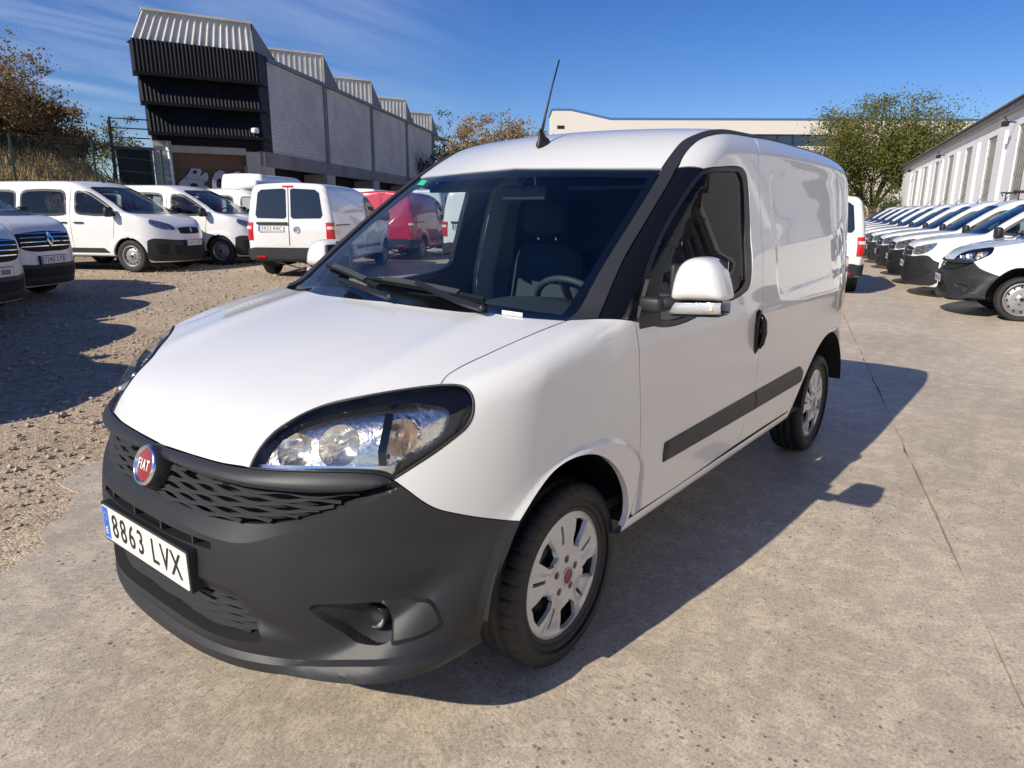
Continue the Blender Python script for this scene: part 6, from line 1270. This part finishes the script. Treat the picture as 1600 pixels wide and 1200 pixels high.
def corr(name, PF, s0, s1, low, high, step, dep, m, s0t=None, s1t=None, parent=None, k8=4):
    """corrugated sheet from (offset, z) low to high"""
    s0t = s0 if s0t is None else s0t; s1t = s1 if s1t is None else s1t; n = int(abs(s1 - s0) / step) * k8; V = []; Fc = []
    for i in range(n + 1):
        t = i / n; o = dep * (1 if (i % k8) in (1, 2) else 0); V += [PF(s0 + (s1 - s0) * t, low[0] + o, low[1]), PF(s0t + (s1t - s0t) * t, high[0] + o, high[1])]
    for i in range(n): Fc.append((2 * i, 2 * i + 2, 2 * i + 3, 2 * i + 1))
    b = MB(); b.add(V, Fc); return b.build(name, m, parent or fac)
GB = .2
for i in range(4):    # block walls between the wall posts
    a, b_ = (1.2, 8.3, 16.5, 25.1, 33.6)[i:i + 2]; uvwall('wall', [WP(a, 0, 4.3), WP(b_, 0, 4.3), WP(b_, 0, 8.75), WP(a, 0, 8.75)], b_ - a, 4.45, M_['block'])
    for q in ((b_ - .12, b_ + .06),): b = MB(); qbox(b, WP, q[0], q[1], 0, .12, 4.3, 8.7); b.build('wall_post', M_['beam'], fac)
    b = MB(); qbox(b, WP, b_ + .12, b_ + .22, .02, .12, 4.0, 8.6); b.build('downpipe', M_['bluesheet'], fac)
b = MB(); qbox(b, WP, .0, 34, -.3, .10, 3.66, 4.36); b.build('beam', M_['beam'], fac)
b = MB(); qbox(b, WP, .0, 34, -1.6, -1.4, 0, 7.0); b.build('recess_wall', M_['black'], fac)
for s in (0, 8.0, 16.4, 24.8, 33): b = MB(); qbox(b, WP, s, s + 1.3, -1.4, .05, 0, 3.66); b.build('column', M_['fconc'], fac)
b = MB(); qbox(b, WP, 1.2, 34, -.1, .16, 8.68, 8.86); b.build('eave', M_['bluesheet'], fac)
for k in range(5):    # saw teeth: ridge parallel to the gable
    s0 = 8.35 * k; dk = 0 if k else -.34
    def TP(u, o, z, s0=s0): p = fb + tw * (s0 + o) + tf * u; return (p.x, p.y, z)
    if k:
        V = []; Fc = []; n = 270; L_ = 9.0
        for i in range(n + 1):
            u = -L_ * i / n; o = -.05 if (i % 9) in (1, 2) else 0; V += [TP(u, o, 8.7), TP(u, o, 10.42)]
        for i in range(n): Fc.append((2 * i, 2 * i + 2, 2 * i + 3, 2 * i + 1))
        b = MB(); b.add(V, Fc); b.build('tooth_face', M_['whitesheet'], fac)
        b = MB(); b.add([TP(0.05, -.1, 10.40), TP(-9, -.1, 10.40), TP(-9, .15, 10.52), TP(.05, .15, 10.52)], [(0, 1, 2, 3)]); b.add([TP(.0, -.06, 8.7), TP(.12, -.06, 8.7), TP(.12, -.06, 10.5), TP(0, -.06, 10.5)], [(0, 1, 2, 3)]); b.build('ridge_cap', M_['whitesheet'], fac)
    b = MB(); b.add([TP(.02, 0, 8.6), TP(.02, 2.35, 8.72), TP(.02, 0.1, 10.46 + dk)], [(0, 1, 2)]); b.build('tooth_cheek', M_['bluesheet'], fac)
    L9 = -9 if k else -4.5; b = MB(); b.add([TP(.05, 0, 10.48 + dk), TP(.05, 2.6, 8.72), TP(L9, 2.6, 8.72), TP(L9, 0, 10.48 + dk)], [(0, 1, 2, 3)]); b.add([TP(.05, 2.6, 8.74), TP(.05, 8.3, 8.74), TP(L9, 8.3, 8.74), TP(L9, 2.6, 8.74)], [(0, 1, 2, 3)]); b.build('tooth_roof', M_['roof_sheet'], fac)
corr('tooth_face', FP, -5.12, .05, (.12, 8.80), (-.0, 10.10), .29, .05, M_['whitesheet'], -4.55, .0, k8=9)
b = MB(); qbox(b, FP, -4.6, .05, -.15, .12, 10.06, 10.16); b.build('ridge_cap', M_['whitesheet'], fac); b = MB(); b.add([FP(-5.12, .1, 8.8), FP(-4.57, .0, 10.14), FP(-4.2, -2.2, 8.75), FP(-5.3, -.4, 8.75)], [(0, 1, 2), (0, 2, 3)]); b.build('tooth_cheek', M_['bluesheet'], fac)
for i, (zt, zb, sl) in enumerate(((8.80, 7.42, -5.15), (7.40, 6.20, -4.97), (6.18, 4.94, -4.80))):   # black louvre tiers, each hanging out over the next
    ob = (.55, .55, .50)[i]; ot = (.40, .05, .05)[i]
    corr('louvre_tier', FP, sl, .12, (ob, zb), (ot, zt), .16, .04, M_['blacksheet'])
    b = MB(); qbox(b, FP, sl - .05, .2, ob - .5, ob + .12, zb - .12, zb + .02); b.build('louvre_lip', M_['blacksheet'], fac)
    b = MB(); b.add([FP(.12, ot, zt), FP(.12, ob, zb), WP(1.25, .05, zb), WP(1.25, .05, zt)], [(0, 1, 2, 3)]); b.build('louvre_side', M_['blacksheet'], fac); b = MB(); b.add([FP(sl, ot, zt), FP(sl, ob, zb), FP(sl, -1.0, zb), FP(sl, -1.0, zt)], [(0, 1, 2, 3)]); b.build('louvre_side', M_['blacksheet'], fac)
b = MB(); qbox(b, FP, -4.7, .2, -.6, -.1, 4.3, 5.0); b.build('louvre_base', M_['blacksheet'], fac)
b = MB(); b.add([FP(.05, .02, 4.36), WP(1.3, .03, 4.36), WP(1.3, .03, 8.9), FP(.05, .02, 8.9)], [(0, 1, 2, 3)]); b.build('gable_return', M_['blacksheet'], fac)
b = MB(); qbox(b, FP, -4.7, -3.95, -.5, 0, 0, 4.62); b.build('column', M_['fconc'], fac); b = MB(); qbox(b, FP, -.66, .22, -.5, 0, 0, 4.30); b.build('column', M_['fconc'], fac); b = MB(); qbox(b, FP, -3.95, -.66, -.5, -.02, 4.14, 4.45); b.build('lintel', M_['fconc'], fac)
b = MB(); b.tube([FP(-4.15, .06, 4.6), FP(-4.05, .06, 3.6), FP(-4.05, .06, 0)], .07, 8); b.build('downpipe', M_['hall'], fac)
b = MB(); qbox(b, FP, -3.95, -.66, -.35, -.28, 3.45, 4.14); b.build('shutter_box', M_['rust'], fac); shut = corr('shutter', FP, -3.95, -.66, (-.34, 0), (-.34, 3.45), .12, .03, M_['rust'])
b = MB(); c = FP(-.25, .45, 5.25); b.box(c, (.3, .3, .25), bev=.06, smooth=True); b.build('gable_lamp', M_['hall'], fac)
# sprayed lettering: fat rounded shapes with black outlines, flat on the shutter
def graf(pts, o, m, nm): cp = crom(np.array(pts, float) + np.array([0, .22]), .05, True); n = len(cp); b = MB(); b.add([FP(-3.95 + u, o, z) for u, z in cp], [tuple(range(n))]); b.build(nm, m, shut)
for i, pts in enumerate(([(.05, 2.0), (.12, 2.55), (.45, 2.85), (.62, 3.05), (.80, 3.30), (1.15, 3.32), (1.25, 3.1), (1.15, 2.9), (1.5, 3.1), (1.55, 2.75), (1.3, 2.5), (1.6, 2.3), (1.5, 1.9)], [(1.62, 1.9), (1.60, 2.5), (1.72, 2.95), (2.0, 3.22), (2.3, 3.16), (2.42, 2.7), (2.35, 2.0)], [(2.36, 1.9), (2.40, 2.6), (2.55, 3.0), (2.8, 3.22), (3.1, 3.1), (3.22, 2.7), (3.2, 2.1), (3.05, 1.85)])):
    c = np.mean(pts, 0); graf(pts, -.298, M_['grafk'], 'graffiti_outline'); graf([(c[0] + (p[0] - c[0]) * .90, c[1] + (p[1] - c[1]) * .93) for p in pts], -.292, M_['graf'], 'graffiti_fill')
for pts in ([(.55, 2.2), (.75, 2.55), (1.0, 2.5), (.9, 2.2)], [(1.85, 2.4), (1.95, 2.8), (2.12, 2.75), (2.08, 2.4)], [(2.65, 2.2), (2.75, 2.45), (2.95, 2.42), (2.95, 2.15)], [(.85, 3.02), (.88, 3.14), (1.02, 3.12), (1.0, 3.0)]): graf(pts, -.286, M_['grafk'], 'graffiti_mark')
# outside stair platform
stp = empty('stair_platform', (0, 0, 0)); tag(stp, 'dark steel stair platform with railing at the left side of the factory', 'platform')
b = MB(); qbox(b, FP, -6.4, -4.75, -1.2, .3, 4.15, 4.28); b.build('deck', M_['darksteel'], stp)
for s, o in ((-6.35, .25), (-4.85, .25), (-6.35, -1.1), (-4.85, -1.1)): b = MB(); qbox(b, FP, s - .05, s + .05, o - .05, o + .05, 0, 5.5 if s < -6 else 4.15); b.build('post', M_['darksteel'], stp)
for z in (4.65, 5.05, 5.45): b = MB(); b.tube([FP(-6.35, .25, z), FP(-4.8, .25, z)], .03, 6); b.tube([FP(-6.35, .25, z), FP(-6.35, -1.1, z)], .03, 6); b.build('rail', M_['darksteel'], stp)
b = MB(); qbox(b, FP, -6.2, -4.9, -.9, .1, 0, 4.1); b.build('store', M_['blacksheet'], stp)

# ------------------------------------------------------------------ dry bank, fence, trees
C2d = Vector((1.722, 1.962))
def at(px, D):
    v = _d * 1085.9 + _r * (px - 800) - _u * (333 - 600); h = Vector((v.x, v.y)).normalized(); p = C2d + h * D; return p
rn = np.random.default_rng(8); V = []; Fc = []; nu = 60; nv = 26
pL = at(-420, 26); pR = at(330, 33); du = (pR - pL) / nu; dn = Vector((du.y, -du.x)).normalized()
if dn.dot(pL - C2d) < 0: dn = -dn
for j in range(nv + 1):
    for i in range(nu + 1):
        t = j / nv; p = pL + du * i + dn * (t * 34 - 4); h = .15 + 3.8 * (1 - math.cos(math.pi * min(1, max(0, (t * 34) / 12)))) / 2 + .18 * math.sin(i * .7 + j) * t + .12 * rn.standard_normal() * t; e_ = min(1, (nu - i) / 9); V.append((p.x, p.y, h * (.35 + .65 * e_) if t > .02 else -.1))
for j in range(nv):
    for i in range(nu): Fc.append((j * (nu + 1) + i, j * (nu + 1) + i + 1, (j + 1) * (nu + 1) + i + 1, (j + 1) * (nu + 1) + i))
bankV = np.array(V).reshape(nv + 1, nu + 1, 3); tag(link('bank', mesh('bank', V, Fc, True), M_['bank']), 'dry grassy bank behind the fence', None, None, 'structure')
# dry grass blades
GV = []; GF = []; c = 0
for _ in range(26000):
    j = rn.integers(2, nv - 6); i = rn.integers(0, nu); a, b_ = rn.random(2); p = bankV[j, i] * (1 - a) * (1 - b_) + bankV[j, i + 1] * a * (1 - b_) + bankV[j + 1, i] * (1 - a) * b_ + bankV[j + 1, i + 1] * a * b_
    h = .18 + .38 * rn.random(); w_ = .012 + .022 * rn.random(); an = rn.random() * 3.14; lean = rn.normal(0, .2, 2); dx, dy = w_ * math.cos(an), w_ * math.sin(an)
    GV += [(p[0] - dx, p[1] - dy, p[2] - .03), (p[0] + dx, p[1] + dy, p[2] - .03), (p[0] + lean[0], p[1] + lean[1], p[2] + h)]; GF.append((c, c + 1, c + 2)); c += 3
tag(link('dry_grass', mesh('dry_grass', GV, GF), M_['drygrass']), 'straw coloured grass covering the bank behind the fence', 'grass', None, 'stuff')
M_['fence'] = mat('fence_green', (.030, .075, .050), .5)
fence = empty('mesh_fence', (0, 0, 0)); tag(fence, 'green welded mesh fence in front of the dry bank', 'fence')
fp = [at(px, D) for px, D in ((-330, 21), (-215, 21.6), (-90, 22.4), (33, 23.5), (158, 25.0), (262, 27.0), (390, 29.5))]; fz = [1.25, 1.3, 1.35, 1.4, 1.45, 1.4, 1.1]
for p, z in zip(fp, fz): b = MB(); b.box((p.x, p.y, z + .75), (.055, .055, 2.6)); b.build('fence_post', M_['fence'], fence)
for i in range(len(fp) - 1):
    p, q = fp[i], fp[i + 1]; L_ = (q - p).length; n = int(L_ / .07); V = []; Fc = []; c = 0; dd = (q - p).normalized() * .004
    for k_ in range(n):
        t = (k_ + .5) / n; w_ = p.lerp(q, t); z = fz[i] + (fz[i + 1] - fz[i]) * t
        V += [(w_.x - dd.x, w_.y - dd.y, z), (w_.x + dd.x, w_.y + dd.y, z), (w_.x + dd.x, w_.y + dd.y, z + 2.05), (w_.x - dd.x, w_.y - dd.y, z + 2.05)]; Fc.append((c, c + 1, c + 2, c + 3)); c += 4
    for zz in (.05, .45, .85, 1.25, 1.65, 2.03):
        V += [(p.x, p.y, fz[i] + zz), (q.x, q.y, fz[i + 1] + zz), (q.x, q.y, fz[i + 1] + zz + .014), (p.x, p.y, fz[i] + zz + .014)]; Fc.append((c, c + 1, c + 2, c + 3)); c += 4
    tag(link('fence_mesh', mesh('fence_mesh', V, Fc), M_['fence'], fence), kind='stuff')
def leafmat(name, a, b, c):
    m, nt, bs = nmat(name); tc = nd(nt, 'ShaderNodeTexCoord'); n = nd(nt, 'ShaderNodeTexNoise', Scale=.55, Detail=3.0); nt.links.new(tc.outputs['Object'], n.inputs[0]); n2 = nd(nt, 'ShaderNodeTexNoise', Scale=6.0, Detail=2.0); nt.links.new(tc.outputs['Object'], n2.inputs[0])
    ad = nd(nt, 'ShaderNodeMath', _operation='ADD'); nt.links.new(n.outputs[0], ad.inputs[0]); nt.links.new(n2.outputs[0], ad.inputs[1]); hf = nd(nt, 'ShaderNodeMath', _operation='MULTIPLY'); nt.links.new(ad.outputs[0], hf.inputs[0]); hf.inputs[1].default_value = .5
    col = ramp(nt, hf.outputs[0], [(.36, a), (.5, b), (.64, c)]); nt.links.new(col, bs.inputs['Base Color']); bs.inputs['Roughness'].default_value = .7; bs.inputs['Specular IOR Level'].default_value = .2
    tr = nd(nt, 'ShaderNodeBsdfTranslucent'); nt.links.new(col, tr.inputs[0]); mx_ = nd(nt, 'ShaderNodeMixShader'); mx_.inputs[0].default_value = .3; out = nt.nodes['Material Output']; nt.links.new(bs.outputs[0], mx_.inputs[1]); nt.links.new(tr.outputs[0], mx_.inputs[2]); nt.links.new(mx_.outputs[0], out.inputs[0]); return m
M_['leaf_elm'] = leafmat('leaf_olive', (.07, .095, .022), (.145, .16, .04), (.26, .225, .065)); M_['leaf_brown'] = leafmat('leaf_autumn', (.13, .10, .05), (.26, .18, .085), (.34, .25, .12)); M_['leaf_gold'] = leafmat('leaf_gold', (.18, .115, .04), (.34, .21, .075), (.40, .28, .11)); M_['leaf_green'] = leafmat('leaf_green', (.03, .055, .012), (.07, .10, .02), (.12, .13, .03)); M_['bark'] = mat('bark', (.075, .058, .042), .95, noise=(4, .9, (.04, .03, .022), 5))
def tree(name, base, H, Rr, leaf, label, seed, nleaf=9000, ls=.16, trunk=.35, low=.22, clump=70, flat=.8, group='trees around the yard', stray=.0, aspect=1.0):
    rg = np.random.default_rng(seed); t = empty(name, base); tag(t, label, 'tree', group); b = MB(); tips = []
    hz = H * low; b.tube([(0, 0, -.3), (.1 * rg.standard_normal(), .1 * rg.standard_normal(), hz * .5), (.15 * rg.standard_normal(), .15 * rg.standard_normal(), hz)], [trunk, trunk * .8, trunk * .65], 9)
    def limb(p, d, L, r, dep):
        pts = [p]; q = p.copy(); dd = d.copy()
        for _ in range(4): dd = (dd + Vector(rg.normal(0, .16, 3)) + Vector((0, 0, .06))).normalized(); q = q + dd * (L / 4); pts.append(q.copy())
        b.tube(pts, [r * (1 - .17 * i) for i in range(5)], 6 if dep < 2 else 4, cap=False)
        if dep >= 3: tips.append(q); return
        if dep >= 1: tips.append(pts[3])
        for _ in range(3 if dep < 2 else 2):
            k = rg.integers(2, 5); ax = Vector(rg.normal(0, 1, 3)).normalized(); nd_ = (dd + ax * .85).normalized(); nd_.z = max(nd_.z, -.25); limb(pts[k], nd_, L * rg.uniform(.55, .8), r * .55, dep + 1)
    for k in range(6): a = 2 * math.pi * k / 6 + rg.random() * .6; limb(Vector((0, 0, hz * rg.uniform(.75, 1.0))), Vector((math.cos(a) * rg.uniform(.35, .9) * aspect, math.sin(a) * rg.uniform(.35, .9), 1)).normalized(), (H - hz) * .42 * rg.uniform(.75, 1.1), trunk * .42, 0)
    b.build('trunk', M_['bark'], t)
    # leaf clumps at the branch tips, kept inside an uneven crown
    tp = np.array([v[:] for v in tips]); cz = hz + (H - hz) * .48; rz_ = (H - hz) * .56; e = np.sqrt((tp[:, 0] / Rr)**2 + (tp[:, 1] / Rr)**2 + ((tp[:, 2] - cz) / rz_)**2); sc = np.where(e > 1, 1 / e, 1); tp[:, :2] *= sc[:, None]; tp[:, 2] = cz + (tp[:, 2] - cz) * sc
    nc = max(1, nleaf // clump); ex = []
    while len(ex) < nc:
        v = rg.normal(0, 1, 3); v /= np.linalg.norm(v); r_ = rg.random()**.45; ex.append((v[0] * Rr * r_, v[1] * Rr * r_, cz + v[2] * rz_ * r_ * flat))
    cen = np.array([tp[rg.integers(len(tp))] if rg.random() < .55 else np.array(ex[i]) for i in range(nc)]); V = []; Fc = []; c = 0; cr = Rr * .17
    for ce in cen:
        dens = rg.uniform(.5, 1.2); crr = cr * rg.uniform(.6, 1.4)
        for _ in range(int(clump * dens)):
            p = ce + rg.normal(0, 1, 3) * crr * np.array([.6, .6, .42]); a = rg.normal(0, 1, 3); a /= np.linalg.norm(a); u = np.cross(a, rg.normal(0, 1, 3)); u /= np.linalg.norm(u); s = ls * rg.uniform(.6, 1.3); w = a * s * .5; q = u * s
            V += [p - q * .5, p + w * .55, p + q * .5, p - w * .55]; Fc.append((c, c + 1, c + 2, c + 3)); c += 4
    link('crown', mesh('crown', V, Fc), leaf, t); return t
def tp_(px, D, z=0.0): p = at(px, D); return (p.x, p.y, z)
tree('elm_tree', tp_(1362, 94), 15.8, 8.8, M_['leaf_elm'], 'large olive green tree behind the right row of vans', 11, 52000, .27, .55, .16, 110)
tree('elm_tree', tp_(1440, 104, 0), 15.6, 6.0, M_['leaf_elm'], 'thinner olive tree at the right of the large one, above the hall roof', 17, 12000, .26, .3, .3, 60)
tree('bush', tp_(1392, 86, 0), 5.0, 2.8, M_['leaf_green'], 'bright green bush at the end of the white hall', 19, 2200, .18, .12, .1, 60)
tree('autumn_tree', tp_(22, 40, 3.2), 6.3, 2.7, M_['leaf_brown'], 'tall thin leaved autumn tree at the far left', 23, 6000, .15, .2, .22, 45)
tree('autumn_tree', tp_(-75, 36, 3.0), 4.9, 3.7, M_['leaf_brown'], 'dense brown tree cut by the left edge', 29, 20000, .16, .22, .12, 80)
tree('autumn_bush', tp_(66, 37, 3.3), 3.3, 2.5, M_['leaf_brown'], 'dense brown bush below the tall autumn tree', 31, 16000, .15, .15, .08, 90)
tree('autumn_bush', tp_(112, 40, 3.3), 2.3, 2.1, M_['leaf_brown'], 'low brown bush right of the dense one on the bank', 37, 9000, .15, .12, .08, 80)
tree('small_tree', tp_(186, 58, 2.0), 5.8, 3.0, M_['leaf_elm'], 'small green tree just left of the factory', 41, 3600, .2, .15, .15, 60)
tree('golden_tree', tp_(765, 85, 0), 13.2, 5.4, M_['leaf_gold'], 'golden autumn tree behind the big van roof, left of the aerial', 43, 20000, .30, .3, .25, 60)
tree('golden_tree', tp_(822, 90, 0), 13.0, 4.6, M_['leaf_gold'], 'golden autumn tree next to the aerial', 47, 16000, .30, .3, .25, 60)
tree('green_tree', tp_(706, 66, 0), 8.6, 3.0, M_['leaf_green'], 'green leafy tree at the far end of the factory wall', 53, 4500, .22, .2, .2, 60)
tree('green_tree', tp_(690, 74, 0), 12.2, 2.6, M_['leaf_green'], 'thin tree top rising above the last roof tooth', 59, 1500, .22, .2, .3, 40)
# low far hedge closing the yard
tree('hedge', tp_(1335, 90, 0), 2.8, 3.4, M_['leaf_brown'], 'brown hedge under the large olive tree', 61, 2600, .2, .1, .1, 70)
